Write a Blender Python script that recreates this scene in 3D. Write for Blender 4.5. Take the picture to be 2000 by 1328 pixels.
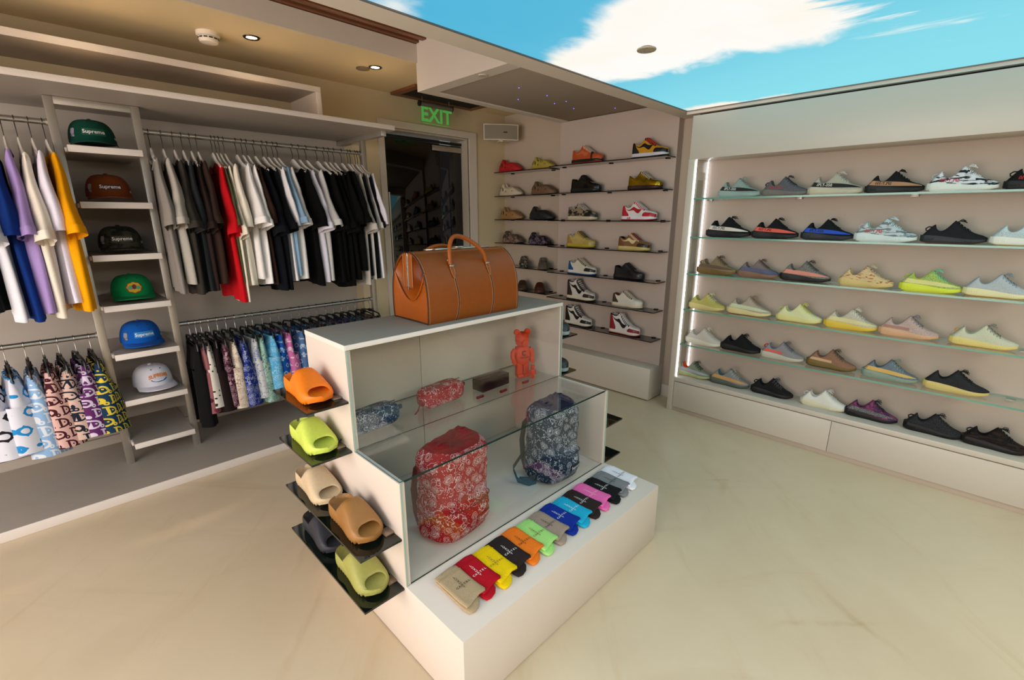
import bpy, bmesh, math, random
from mathutils import Vector, Matrix
for o in list(bpy.data.objects): bpy.data.objects.remove(o)
SC = bpy.context.scene
COL = SC.collection
R = random.Random(7)
PI = math.pi
# ------------------------------------------------------------------ camera
CAM_H, FPX, YAW, PITCH = 1.6, 913.4, 0.78328, 0.25795
FWD = Vector((math.cos(YAW)*math.cos(PITCH), math.sin(YAW)*math.cos(PITCH), -math.sin(PITCH)))
RGT = Vector((math.sin(YAW), -math.cos(YAW), 0))
UPV = RGT.cross(FWD)
cam = bpy.data.cameras.new('camera'); camo = bpy.data.objects.new('camera', cam); COL.objects.link(camo)
cam.sensor_width = 36; cam.lens = FPX/2000*36; cam.clip_start = .02
camo.matrix_world = Matrix(((RGT.x, UPV.x, -FWD.x, 0), (RGT.y, UPV.y, -FWD.y, 0), (RGT.z, UPV.z, -FWD.z, CAM_H), (0, 0, 0, 1)))
SC.camera = camo
def P(x, y, ax, v):                      # a pixel's ray met with the plane axis=v
    d = FWD + RGT*((x-1000)/FPX) - UPV*((y-664)/FPX)
    o = Vector((0, 0, CAM_H)); return o + d*((v-o[ax])/d[ax])
# ------------------------------------------------------------------ world, lights, exposure
SC.view_settings.view_transform = 'Standard'; SC.view_settings.look = 'None'
SC.view_settings.exposure = 0.0; SC.view_settings.gamma = 1; SC.view_settings.use_curve_mapping = False
W = bpy.data.worlds.new('world'); SC.world = W; W.use_nodes = True
W.node_tree.nodes['Background'].inputs[0].default_value = (.8, .88, 1, 1)
W.node_tree.nodes['Background'].inputs[1].default_value = .5
def area(name, loc, direction, sx, sy, power, col, spread=None):
    l = bpy.data.lights.new(name, 'AREA'); l.shape = 'RECTANGLE'; l.size = sx; l.size_y = sy; l.energy = power; l.color = col
    if spread: l.spread = spread
    o = bpy.data.objects.new(name, l); COL.objects.link(o); o.location = loc
    o.rotation_euler = Vector(direction).to_track_quat('-Z', 'Y').to_euler()
    return o
# daylight through the shop window in the wall behind and left of the camera
area('window_daylight', (-2.46, 1.15, 1.35), (1, .1, 0), 3.6, 2.2, 150, (1, .88, .79))
# overhead fill out of view, without fixtures, added to brighten the shop floor
area('overhead_fill', (1.7, -1.5, 2.33), (0, .1, -1), 2.0, 1.6, 70, (1, .85, .68))
area('overhead_fill', (-1.0, -.4, 2.33), (0, .1, -1), 1.2, 2.0, 55, (1, .83, .66))
SKY_STRENGTH = 1.0
# ------------------------------------------------------------------ node helpers
class Ex:
    nt = None
    def __init__(s, v): s.v = v
    @staticmethod
    def m(op, *a, clamp=False):
        n = Ex.nt.nodes.new('ShaderNodeMath'); n.operation = op; n.use_clamp = clamp
        for i, x in enumerate(a):
            x = x.v if isinstance(x, Ex) else x
            if isinstance(x, (int, float)): n.inputs[i].default_value = x
            else: Ex.nt.links.new(x, n.inputs[i])
        return Ex(n.outputs[0])
    def __add__(s, o): return Ex.m('ADD', s, o)
    __radd__ = __add__
    def __sub__(s, o): return Ex.m('SUBTRACT', s, o)
    def __rsub__(s, o): return Ex.m('SUBTRACT', o, s)
    def __mul__(s, o): return Ex.m('MULTIPLY', s, o)
    __rmul__ = __mul__
    def __truediv__(s, o): return Ex.m('DIVIDE', s, o)
    def __lt__(s, o): return Ex.m('LESS_THAN', s, o)
    def __gt__(s, o): return Ex.m('GREATER_THAN', s, o)
def fract(a): return Ex.m('FRACT', a)
def floor_(a): return Ex.m('FLOOR', a)
def absx(a): return Ex.m('ABSOLUTE', a)
def mx(a, b): return Ex.m('MAXIMUM', a, b)
def mn(a, b): return Ex.m('MINIMUM', a, b)
def length(a, b): return Ex.m('SQRT', a*a+b*b)
def sinx(a): return Ex.m('SINE', a)
def sstep(a, lo, hi):
    n = Ex.nt.nodes.new('ShaderNodeMapRange'); n.interpolation_type = 'SMOOTHSTEP'
    Ex.nt.links.new(a.v, n.inputs[0]); n.inputs[1].default_value = lo; n.inputs[2].default_value = hi
    return Ex(n.outputs[0])
def sx(h, a=1):
    def f(c): return c/12.92 if c <= .04045 else ((c+.055)/1.055)**2.4
    return (f(int(h[0:2], 16)/255), f(int(h[2:4], 16)/255), f(int(h[4:6], 16)/255), a)
def newmat(name):
    m = bpy.data.materials.new(name); m.use_nodes = True; nt = m.node_tree
    b = nt.nodes['Principled BSDF']; Ex.nt = nt
    return m, nt, b
def coords(nt, kind='Object'):
    t = nt.nodes.new('ShaderNodeTexCoord'); s = nt.nodes.new('ShaderNodeSeparateXYZ')
    nt.links.new(t.outputs[kind], s.inputs[0]); return [Ex(s.outputs[i]) for i in range(3)], t.outputs[kind]
def vec(nt, a, b, c=0.0):
    n = nt.nodes.new('ShaderNodeCombineXYZ')
    for i, x in enumerate((a, b, c)):
        if isinstance(x, Ex): nt.links.new(x.v, n.inputs[i])
        else: n.inputs[i].default_value = x
    return n.outputs[0]
def noise(nt, v, scale, detail=3, rough=.55, dist=0):
    n = nt.nodes.new('ShaderNodeTexNoise'); nt.links.new(v, n.inputs['Vector'])
    n.inputs['Scale'].default_value = scale; n.inputs['Detail'].default_value = detail
    n.inputs['Roughness'].default_value = rough; n.inputs['Distortion'].default_value = dist
    return Ex(n.outputs[0]), n.outputs[1]
def voro(nt, v, scale, feat='F1'):
    n = nt.nodes.new('ShaderNodeTexVoronoi'); n.voronoi_dimensions = '2D'; n.feature = feat
    nt.links.new(v, n.inputs['Vector']); n.inputs['Scale'].default_value = scale
    return Ex(n.outputs['Distance']), n.outputs.get('Color')
def mixc(nt, f, a, b):
    n = nt.nodes.new('ShaderNodeMix'); n.data_type = 'RGBA'
    for k, x in ((0, f), (6, a), (7, b)):
        if isinstance(x, Ex): x = x.v
        if isinstance(x, (int, float)): n.inputs[k].default_value = x
        elif isinstance(x, tuple): n.inputs[k].default_value = x
        else: nt.links.new(x, n.inputs[k])
    return n.outputs[2]
def bump(nt, b, h, strength=.2, dist=.002):
    n = nt.nodes.new('ShaderNodeBump'); n.inputs['Strength'].default_value = strength; n.inputs['Distance'].default_value = dist
    nt.links.new(h.v if isinstance(h, Ex) else h, n.inputs['Height']); nt.links.new(n.outputs[0], b.inputs['Normal'])
MC = {}
def M(c, rough=.5, metal=0, spec=.5, coat=0, grain=0, emit=0, sheen=0):
    k = (c, rough, metal, spec, coat, grain, emit, sheen)
    if k in MC: return MC[k]
    m, nt, b = newmat('mat_'+c)
    b.inputs['Base Color'].default_value = sx(c); b.inputs['Roughness'].default_value = rough
    b.inputs['Metallic'].default_value = metal; b.inputs['Specular IOR Level'].default_value = spec
    b.inputs['Coat Weight'].default_value = coat; b.inputs['Sheen Weight'].default_value = sheen
    if emit: b.inputs['Emission Color'].default_value = sx(c); b.inputs['Emission Strength'].default_value = emit
    if grain:
        (x, y, z), v = coords(nt); f, _ = noise(nt, v, grain, 3)
        nt.links.new(mixc(nt, f, tuple(q*.86 for q in sx(c)[:3])+(1,), tuple(min(1, q*1.12) for q in sx(c)[:3])+(1,)), b.inputs['Base Color'])
        bump(nt, b, f, .12, .001)
    MC[k] = m; return m
def fabric(c, c2=None, scale=900, rough=.9):
    k = ('fab', c, c2, scale)
    if k in MC: return MC[k]
    m, nt, b = newmat('fabric_'+c); (x, y, z), v = coords(nt)
    f, _ = noise(nt, v, scale if scale < 900 else 420, 2, .7)
    a = sx(c); c2 = sx(c2) if c2 else tuple(min(1, q*1.18+.001) for q in a[:3])+(1,)
    nt.links.new(mixc(nt, sstep(f, .35, .65), a, c2), b.inputs['Base Color'])
    b.inputs['Roughness'].default_value = rough; b.inputs['Specular IOR Level'].default_value = .1; b.inputs['Sheen Weight'].default_value = .02
    g, _ = noise(nt, v, 26, 3); bump(nt, b, g, .25, .004)
    MC[k] = m; return m
def knit(c1, c2, mode='knit', scale=1.0):
    k = ('knit', c1, c2, mode, scale)
    if k in MC: return MC[k]
    m, nt, b = newmat('knit_'+c1); (x, y, z), v = coords(nt)
    if mode == 'zebra':
        f, _ = noise(nt, vec(nt, x*22, y*22, z*95), 1.0, 2, .5, .6); f = sstep(f, .5, .56)
    elif mode == 'splash':
        f, _ = noise(nt, vec(nt, x*30, y*30, z*90), 1.0, 2, .5, .8); f = sstep(f, .55, .6)
    elif mode == 'marble':
        f, _ = noise(nt, v, 28, 4, .6, 1.2); f = sstep(f, .42, .58)
    elif mode == 'fade':
        f = sstep(z, .03, .10)
    else:
        f, _ = noise(nt, vec(nt, x*260, y*260, z*600), scale, 1.5, .6); f = sstep(f, .4, .62)
    col = mixc(nt, f, sx(c1), sx(c2))
    nt.links.new(col, b.inputs['Base Color']); b.inputs['Roughness'].default_value = .85; b.inputs['Specular IOR Level'].default_value = .25
    w, _ = noise(nt, vec(nt, x*300, y*300, z*500), 1, 1); bump(nt, b, w, .25, .0012)
    MC[k] = m; return m
def voro3(nt, v, scale, feat='F1'):
    n = nt.nodes.new('ShaderNodeTexVoronoi'); n.feature = feat
    nt.links.new(v, n.inputs['Vector']); n.inputs['Scale'].default_value = scale
    return Ex(n.outputs['Distance']), n.outputs.get('Color')
def paisley(c, w='E8E4E4', scale=1.0, c2=None):
    k = ('pais', c, w, scale, c2)
    if k in MC: return MC[k]
    m, nt, b = newmat('paisley_'+c); (x, y, z), v = coords(nt)
    _, nc = noise(nt, v, 14*scale, 2)
    s = nt.nodes.new('ShaderNodeSeparateXYZ'); nt.links.new(nc, s.inputs[0])
    q = vec(nt, *[e+(Ex(s.outputs[i])-.5)*.065/scale for i, e in enumerate((x, y, z))])
    d, vc = voro3(nt, q, 12*scale)
    sel = nt.nodes.new('ShaderNodeSeparateXYZ'); nt.links.new(vc, sel.inputs[0])
    big = Ex(sel.outputs[0]) > .25
    rings = (sinx(d*58) > .55)*(d < .55)*big
    d2, _ = voro3(nt, q, 66*scale)
    dots = (d2 < .24)*(d > .56) + (absx(d2-.36) < .08)*(d < .33)*big
    d3, _ = voro3(nt, q, 30*scale, 'DISTANCE_TO_EDGE')
    vine = (d3 < .055)*(d > .4)*(1-big)
    mask = Ex.m('MINIMUM', rings+dots+vine, 1)*.8
    base = sx(c)
    if c2:
        f, _ = noise(nt, v, 6, 2); base = mixc(nt, sstep(f, .45, .6), sx(c), sx(c2))
    nt.links.new(mixc(nt, mask, base, sx(w)), b.inputs['Base Color'])
    b.inputs['Roughness'].default_value = .7; b.inputs['Specular IOR Level'].default_value = .3
    f, _ = noise(nt, v, 40, 3); bump(nt, b, f, .3, .003)
    MC[k] = m; return m
def letterD(bg, fg, fg2=None):
    m, nt, b = newmat('oblique_'+bg); (x, y, z), v = coords(nt)
    a = (y+x*1.2)/.062; r = z/.068; a = a+floor_(r)*.5
    fa = fract(a)-.5; fb = fract(r)-.5
    bar = (absx(fa+.27) < .075)*(absx(fb) < .4)
    serif = (absx(fa+.27) < .16)*(absx(absx(fb)-.37) < .045)
    rr = length((fa+.27)/.6, fb/.41)
    arc = (absx(rr-.84) < .15)*(fa > -.27)
    o = absx(length((fa-.3)*1.0, (fb+.3)*.9)-.1) < .05
    dot = length(fa+.02, fb-.02) < .06
    mask = Ex.m('MINIMUM', bar+serif+arc+o+dot, 1)
    nt.links.new(mixc(nt, mask, sx(bg), sx(fg)), b.inputs['Base Color'])
    b.inputs['Roughness'].default_value = .8; b.inputs['Specular IOR Level'].default_value = .25
    f, _ = noise(nt, v, 40, 3); bump(nt, b, f, .4, .004)
    return m
def monogram(bg, fg, cell=.09):
    m, nt, b = newmat('monogram_'+bg); (x, y, z), v = coords(nt)
    a = (y+x*1.2)/cell; r = z/cell; row = floor_(r); a = a+row*.5
    fa = fract(a)-.5; fb = fract(r)-.5
    al = fract((floor_(a)+row)*.5) > .25
    rr = length(fa, fb); th = Ex.m('ARCTAN2', fb, fa)
    pet = (rr < absx(Ex.m('COSINE', th*2))*.3+.05)*(rr > .05)
    star = (absx(rr-.22) < .06)
    dia = absx(absx(fa)+absx(fb)-.3) < .05
    mask = Ex.m('MINIMUM', pet*al+(1-al)*Ex.m('MAXIMUM', star, dia*(rr > .24)), 1)
    nt.links.new(mixc(nt, mask, sx(bg), sx(fg)), b.inputs['Base Color'])
    b.inputs['Roughness'].default_value = .75; b.inputs['Specular IOR Level'].default_value = .25
    f, _ = noise(nt, v, 30, 3); bump(nt, b, f, .3, .004)
    return m
def floral(c1, c2, c3, scale=38, sharp=.28):
    m, nt, b = newmat('floral_'+c1); (x, y, z), v = coords(nt)
    d, vc = voro(nt, vec(nt, x+y, z), scale)
    s = nt.nodes.new('ShaderNodeSeparateXYZ'); nt.links.new(vc, s.inputs[0])
    c = mixc(nt, Ex(s.outputs[0]) > .5, sx(c2), sx(c3))
    nt.links.new(mixc(nt, d < sharp, sx(c1), c), b.inputs['Base Color'])
    b.inputs['Roughness'].default_value = .8; b.inputs['Specular IOR Level'].default_value = .25
    f, _ = noise(nt, v, 30, 3); bump(nt, b, f, .3, .004)
    return m
def pane(name, tint, ior=1.5, rough=0.0, refl=(1, 1, 1, 1)):
    m, nt, b = newmat(name); nt.nodes.remove(b); out = nt.nodes['Material Output']
    tr = nt.nodes.new('ShaderNodeBsdfTransparent'); tr.inputs[0].default_value = tint
    gl = nt.nodes.new('ShaderNodeBsdfGlossy'); gl.inputs[0].default_value = refl; gl.inputs['Roughness'].default_value = rough
    lw = nt.nodes.new('ShaderNodeLayerWeight'); lw.inputs[0].default_value = .5
    f0 = ((ior-1)/(ior+1))**2; fr = Ex.m('POWER', Ex(lw.outputs['Facing']), 5)*(1-f0)+f0
    mi = nt.nodes.new('ShaderNodeMixShader'); nt.links.new(fr.v, mi.inputs[0])
    nt.links.new(tr.outputs[0], mi.inputs[1]); nt.links.new(gl.outputs[0], mi.inputs[2]); nt.links.new(mi.outputs[0], out.inputs[0])
    return m
def emis(c, s):
    k = ('em', c, s)
    if k in MC: return MC[k]
    m, nt, b = newmat('glow_'+c); nt.nodes.remove(b)
    e = nt.nodes.new('ShaderNodeEmission'); e.inputs[0].default_value = sx(c); e.inputs[1].default_value = s
    nt.links.new(e.outputs[0], nt.nodes['Material Output'].inputs[0]); MC[k] = m; return m
# ------------------------------------------------------------------ mesh helpers
def mesh(name, verts, faces, smooth=True, angle=40, mats=1, fm=None):
    me = bpy.data.meshes.new(name); me.from_pydata([tuple(v) for v in verts], [], faces)
    for i in range(mats): me.materials.append(None)
    if fm: me.polygons.foreach_set('material_index', fm)
    bm = bmesh.new(); bm.from_mesh(me); bmesh.ops.recalc_face_normals(bm, faces=bm.faces); bm.to_mesh(me); bm.free()
    if smooth:
        me.shade_smooth(); me.set_sharp_from_angle(angle=math.radians(angle))
    return me
def ob(name, me, mats, parent=None, loc=None, rot=None, scale=None):
    o = bpy.data.objects.new(name, me); COL.objects.link(o)
    if not isinstance(mats, (list, tuple)): mats = [mats]
    for s, m in zip(o.material_slots, mats): s.link = 'OBJECT'; s.material = m
    if parent: o.parent = parent
    if loc is not None: o.location = loc
    if rot is not None: o.rotation_euler = rot
    if scale is not None: o.scale = scale
    return o
def tag(o, label, cat, group=None):
    o['label'] = label; o['category'] = cat
    if group: o['group'] = group
    return o
def struct(o, label=None):
    o['kind'] = 'structure'
    if label: o['label'] = label
    return o
def thing(name, label, cat, loc=(0, 0, 0), rz=0, group=None):
    o = bpy.data.objects.new(name, None); COL.objects.link(o); o.empty_display_size = .05
    o.location = loc; o.rotation_euler = (0, 0, rz); return tag(o, label, cat, group)
class MB:
    def __init__(s): s.v = []; s.f = []; s.m = []
    def add(s, vs, fs, mi=0):
        b = len(s.v); s.v += [tuple(v) for v in vs]; s.f += [[i+b for i in f] for f in fs]; s.m += [mi]*len(fs); return s
    def box(s, x0, x1, y0, y1, z0, z1, mi=0):
        v = [(x, y, z) for z in (z0, z1) for y in (y0, y1) for x in (x0, x1)]
        return s.add(v, [[0, 2, 3, 1], [4, 5, 7, 6], [0, 1, 5, 4], [2, 6, 7, 3], [0, 4, 6, 2], [1, 3, 7, 5]], mi)
    def loft(s, rings, cap=True, closed=True, mi=0):
        n = len(rings[0]); vs = [p for r in rings for p in r]; fs = []
        for i in range(len(rings)-1):
            for j in range(n if closed else n-1):
                k = (j+1) % n; fs.append([i*n+j, i*n+k, (i+1)*n+k, (i+1)*n+j])
        if cap and closed: fs.append(list(range(n))[::-1]); fs.append([(len(rings)-1)*n+j for j in range(n)])
        return s.add(vs, fs, mi)
    def tube(s, pts, r, n=8, cap=True, mi=0, flat=None):
        pts = [Vector(p) for p in pts]; rings = []; prev = None
        for i, p in enumerate(pts):
            t = (pts[min(i+1, len(pts)-1)]-pts[max(i-1, 0)]); t = t.normalized() if t.length else Vector((0, 0, 1))
            if prev is None:
                a = Vector((0, 0, 1)) if abs(t.z) < .9 else Vector((1, 0, 0)); u = t.cross(a).normalized()
            else:
                u = (prev - t*prev.dot(t)); u = u.normalized() if u.length > 1e-6 else t.orthogonal().normalized()
            prev = u; w = t.cross(u); rr = r[i] if isinstance(r, (list, tuple)) else r; r2 = rr*(flat or 1)
            rings.append([p+u*math.cos(q*2*PI/n)*rr+w*math.sin(q*2*PI/n)*r2 for q in range(n)])
        return s.loft(rings, cap, True, mi)
    def prism(s, poly, axis, a, b, mi=0):
        def mk(p, q):
            l = list(p); l.insert(axis, q); return tuple(l)
        n = len(poly); vs = [mk(p, a) for p in poly]+[mk(p, b) for p in poly]
        return s.add(vs, [list(range(n))[::-1], [n+i for i in range(n)]]+[[i, (i+1) % n, n+(i+1) % n, n+i] for i in range(n)], mi)
    def lathe(s, prof, n=24, mi=0, cx=0, cy=0):
        return s.loft([[(cx+r*math.cos(q*2*PI/n), cy+r*math.sin(q*2*PI/n), z) for q in range(n)] for r, z in prof], True, True, mi)
    def me(s, name, smooth=True, angle=40, mats=None):
        return mesh(name, s.v, s.f, smooth, angle, mats or (max(s.m)+1 if s.m else 1), s.m)
    def ob(s, name, mats, parent=None, smooth=True, angle=40, bev=0, **k):
        me = s.me(name, smooth, angle)
        if bev:
            bm = bmesh.new(); bm.from_mesh(me)
            bmesh.ops.bevel(bm, geom=bm.edges, offset=bev, segments=2, affect='EDGES', profile=.5); bm.to_mesh(me); bm.free()
            if smooth: me.set_sharp_from_angle(angle=math.radians(angle))
        return ob(name, me, mats, parent, **k)
def box(name, x0, x1, y0, y1, z0, z1, mat, parent=None, bev=.0015):
    return MB().box(x0, x1, y0, y1, z0, z1).ob(name, mat, parent, bev=bev)
def lerp(a, b, t): return a+(b-a)*t
def ip(s, pts):                          # smooth interpolation through (s, value) points
    if s <= pts[0][0]: return pts[0][1]
    for i in range(len(pts)-1):
        a, b = pts[i], pts[i+1]
        if s <= b[0]:
            h = b[0]-a[0]; t = (s-a[0])/h
            m0 = (b[1]-pts[i-1][1])/(b[0]-pts[i-1][0])*h if i > 0 else b[1]-a[1]
            m1 = (pts[i+2][1]-a[1])/(pts[i+2][0]-a[0])*h if i+2 < len(pts) else b[1]-a[1]
            t2, t3 = t*t, t*t*t
            return (2*t3-3*t2+1)*a[1]+(t3-2*t2+t)*m0+(-2*t3+3*t2)*b[1]+(t3-t2)*m1
    return pts[-1][1]
TXT = {}
def text2d(s, bold=0):
    if (s, bold) in TXT: return TXT[(s, bold)]
    c = bpy.data.curves.new('t', 'FONT'); c.body = s; c.size = 1; c.align_x = 'CENTER'; c.align_y = 'CENTER'; c.offset = bold; c.resolution_u = 3
    o = bpy.data.objects.new('t', c); COL.objects.link(o)
    dg = bpy.context.evaluated_depsgraph_get(); me = bpy.data.meshes.new_from_object(o.evaluated_get(dg))
    v = [(p.co.x, p.co.y) for p in me.vertices]; f = [list(p.vertices) for p in me.polygons]
    bpy.data.objects.remove(o); bpy.data.curves.remove(c); bpy.data.meshes.remove(me)
    TXT[(s, bold)] = (v, f); return v, f
def textmap(s, fn, size, bold=0, mirror=False, mb=None, mi=0):   # fn(u, v) -> 3D point
    v, f = text2d(s, bold); mb = mb or MB()
    return mb.add([fn((-x if mirror else x)*size, y*size) for x, y in v], f, mi)
# ------------------------------------------------------------------ surface materials
def wallmat(name, c, rough=.75, var=.05):
    m, nt, b = newmat(name); (x, y, z), v = coords(nt, 'Object')
    f, _ = noise(nt, v, 2.2, 4); g, _ = noise(nt, v, 160, 2)
    a = sx(c)
    nt.links.new(mixc(nt, f, tuple(q*(1-var) for q in a[:3])+(1,), tuple(min(1, q*(1+var)) for q in a[:3])+(1,)), b.inputs['Base Color'])
    b.inputs['Roughness'].default_value = rough; b.inputs['Specular IOR Level'].default_value = .3; bump(nt, b, g, .06, .001)
    return m
WALL = wallmat('wall_paint', 'B8A897'); CEIL = wallmat('ceiling_paint', 'DFCBA2'); GOLD = wallmat('warm_wall_paint', 'CDBD9C'); WHITE = wallmat('trim_paint', 'D3C8BC')
NICHE = wallmat('niche_paint', 'BBABA0'); LACQ2 = wallmat('unit_lacquer', 'C4BAAD', .32, .02); LACQ = wallmat('lacquer', 'DACCC0', .32, .02); GREYP = wallmat('star_panel', '9C8E80')
def brushed(name, c, rough=.45, metal=0, k=(3, 260, 260)):
    m, nt, b = newmat(name); (x, y, z), v = coords(nt)
    f, _ = noise(nt, vec(nt, x*k[0], y*k[1], z*k[2]), 1, 3, .6); a = sx(c)
    nt.links.new(mixc(nt, f, tuple(q*.82 for q in a[:3])+(1,), tuple(min(1, q*1.12) for q in a[:3])+(1,)), b.inputs['Base Color'])
    b.inputs['Roughness'].default_value = rough; b.inputs['Metallic'].default_value = metal; bump(nt, b, f, .08, .0006)
    return m
LAMIN = brushed('grey_laminate', 'A89E94'); STEEL = brushed('brushed_steel', 'BDB5AB', .38, .8, (8, 8, 3)); RAIL = brushed('rail_steel', 'B8B2AA', .25, .9)
EDGE = wallmat('edge_band', 'E0D6CE', .5, .02)
WOOD = brushed('brown_wood', '7A4A2C', .5, 0, (4, 60, 60)); WOODD = brushed('dark_wood', '4A2A18', .5, 0, (4, 60, 60))
def floormat():
    m, nt, b = newmat('micro_cement'); (x, y, z), v = coords(nt)
    xr = x*.7+y*.7; yr = y*.7-x*.7
    f, _ = noise(nt, v, 1.1, 5, .6, .4); g, _ = noise(nt, vec(nt, xr*.8, yr*5), 1.3, 5, .65, .5); h, _ = noise(nt, vec(nt, xr*5, yr*.9), 1.0, 4, .6, .8)
    c = mixc(nt, sstep(f, .3, .7), sx('CFBA9C'), sx('D8C5A8'))
    c = mixc(nt, sstep(g, .52, .8)*.30, c, sx('B8935E'))
    c = mixc(nt, sstep(h, .58, .78)*.2, c, sx('B0906A'))
    for px_, py_, an, ln, w in ((2.55, .85, .2, .35, .03), (2.1, .05, 1.1, .25, .025), (2.45, -.55, .5, .5, .04), (.75, 2.2, .9, .5, .03), (2.0, .2, 2.4, .3, .02), (.35, 1.5, .8, .7, .03), (2.75, .95, 2.2, .3, .02)):
        u = (x-px_)*math.cos(an)+(y-py_)*math.sin(an); w_ = (y-py_)*math.cos(an)-(x-px_)*math.sin(an)+(f-.5)*.25
        k = sstep(absx(w_), w, 0)*sstep(absx(u), ln, ln*.3)*sstep(g, .38, .6)
        c = mixc(nt, k*.26, c, sx('A98452'))
    nt.links.new(c, b.inputs['Base Color'])
    q, _ = noise(nt, v, 9, 4); b.inputs['Specular IOR Level'].default_value = .4
    r = nt.nodes.new('ShaderNodeMapRange'); nt.links.new(q.v, r.inputs[0]); r.inputs[3].default_value = .26; r.inputs[4].default_value = .42; nt.links.new(r.outputs[0], b.inputs['Roughness'])
    bump(nt, b, q, .03, .002); return m
FLOOR = floormat()
def skymat():
    m, nt, b = newmat('printed_sky'); nt.nodes.remove(b); (x, y, z), v = coords(nt)
    n1, _ = noise(nt, vec(nt, x*1.2, y*1.5), 2.2, 6, .58, .3); n2, _ = noise(nt, vec(nt, x*3.2+1.7, y*.8), 1.6, 6, .6, .5); n3, _ = noise(nt, v, .5, 2)
    a = 2.66-x+(n1-.5)*.55; c = x-1.62-(y-1.16)*.62+(n1-.5)*.45; d = (y-.42)*.9+(n2-.5)*1.1
    big = sstep(mn(mn(a, c), d), -.02, .16)
    wisp = sstep(n2-absx(x-2.72)*.55, .50, .66)*sstep(y, .75, .35)
    edge = sstep(x+(n1-.5)*.5-absx(y-1.55)*.2, 3.5, 3.62)
    far = sstep(n3+(n2-.5)*.3, .5, .66)*sstep(x, 1.2, .6)
    small = sstep(.16-length(x-1.12, (y-1.73)*.9)+(n1-.5)*.34, 0, .16)
    mask = Ex.m('MINIMUM', mx(mx(big, wisp*.9), mx(mx(edge, far), small*.8)), 1)
    blue = mixc(nt, sstep(x-y*.3, .8, 3.3), sx('4FB4D9'), sx('8FE2EE'))
    blue = mixc(nt, n1*.25, blue, sx('7CD0E8'))
    cl = mixc(nt, sstep(n3+n1*.4, .5, .9), sx('FFFDF8'), sx('FFF3DE'))
    e = nt.nodes.new('ShaderNodeEmission'); nt.links.new(mixc(nt, mask, blue, cl), e.inputs[0]); e.inputs[1].default_value = SKY_STRENGTH
    nt.links.new(e.outputs[0], nt.nodes['Material Output'].inputs[0]); return m
CLEAR = pane('clear_glass', (.985, .993, .988, 1), 1.42); SHELFG = pane('shelf_glass', (.955, .98, .968, 1), 1.5)
SMOKE = pane('smoked_glass', (.30, .29, .27, 1), 1.5); DARKG = M('07120E', .03, spec=.6)
GEDGE = M('5E9585', .15, spec=.6); GDARK = M('14332A', .1, spec=.6); BEDGE = M('0A0A0A', .1)
BLK = M('0B0B0B', .45); LEDW = emis('F4F7FF', 5.0)
# ------------------------------------------------------------------ room shell
XW, YW, YN = 3.865, 3.96, 4.10            # right wall, left wall, back of the clothes niche
X0, Y0 = -2.6, -3.2
struct(box('floor', X0, XW+.1, Y0, 4.3, -.06, 0, FLOOR, bev=0))
wl = MB().box(2.055, 2.36, YW, YW+.3, 0, 2.75).box(3.34, XW+.1, YW, YW+.3, 0, 2.75).box(2.36, 3.34, YW, YW+.3, 2.37, 2.75).ob('wall_left', GOLD, smooth=False); struct(wl); struct(box('wall_left_upper', X0, 2.055, YW, YW+.3, 2.253, 2.75, GOLD, bev=0))
struct(box('wall_niche', X0, 2.055, YN, YN+.08, 0, 2.25, wallmat('niche_panel', 'B7ADA2'), bev=0))
gr = MB().box(X0, 2.055, YN-.004, YN, .118, .121).ob('groove', M('5A5048'), bpy.data.objects['wall_niche'], smooth=False)
struct(box('wall_right', XW, XW+.1, Y0, 4.3, 0, 2.9, WALL, bev=0))
struct(box('wall_back', X0, XW, Y0-.1, Y0, 0, 2.9, WALL, bev=0))
wf = MB().box(X0-.1, X0, Y0, -.8, 0, 2.9).box(X0-.1, X0, 3.0, 4.3, 0, 2.9).box(X0-.1, X0, -.8, 3.0, 2.6, 2.9).box(X0-.1, X0, -.8, 3.0, 0, .15).ob('wall_front', WALL, smooth=False); struct(wf)
w1 = thing('window_1', 'shop window behind the camera', 'window'); del w1['category']; struct(w1)
MB().box(X0-.06, X0-.05, -.8, 3.0, .15, 2.6).ob('pane', CLEAR, w1, smooth=False)
for y in (-.8, 1.1, 2.96): box('window_frame', X0-.09, X0-.01, y, y+.04, .15, 2.6, BLK, w1)
struct(box('wall_niche_side', XW-.085, XW, 1.895, 3.10, .3, 2.47, NICHE, bev=0), 'projecting panel that carries the sneaker shelves')
struct(box('ceiling', X0, XW, 3.10, YW, 2.652, 2.766, CEIL, bev=0))
struct(box('trim_1', X0, 2.15, 3.085, 3.10, 2.652, 2.768, WHITE, bev=0))
wc = struct(box('ceiling_recess', X0, 2.15, 1.89, 4.2, 2.80, 2.9, WOODD, bev=0))
for i in range(15):
    y = 1.91+i*.088; box('slat', X0, 2.15, y, y+.048, 2.772, 2.80, WOOD, wc, bev=.002)
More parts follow.
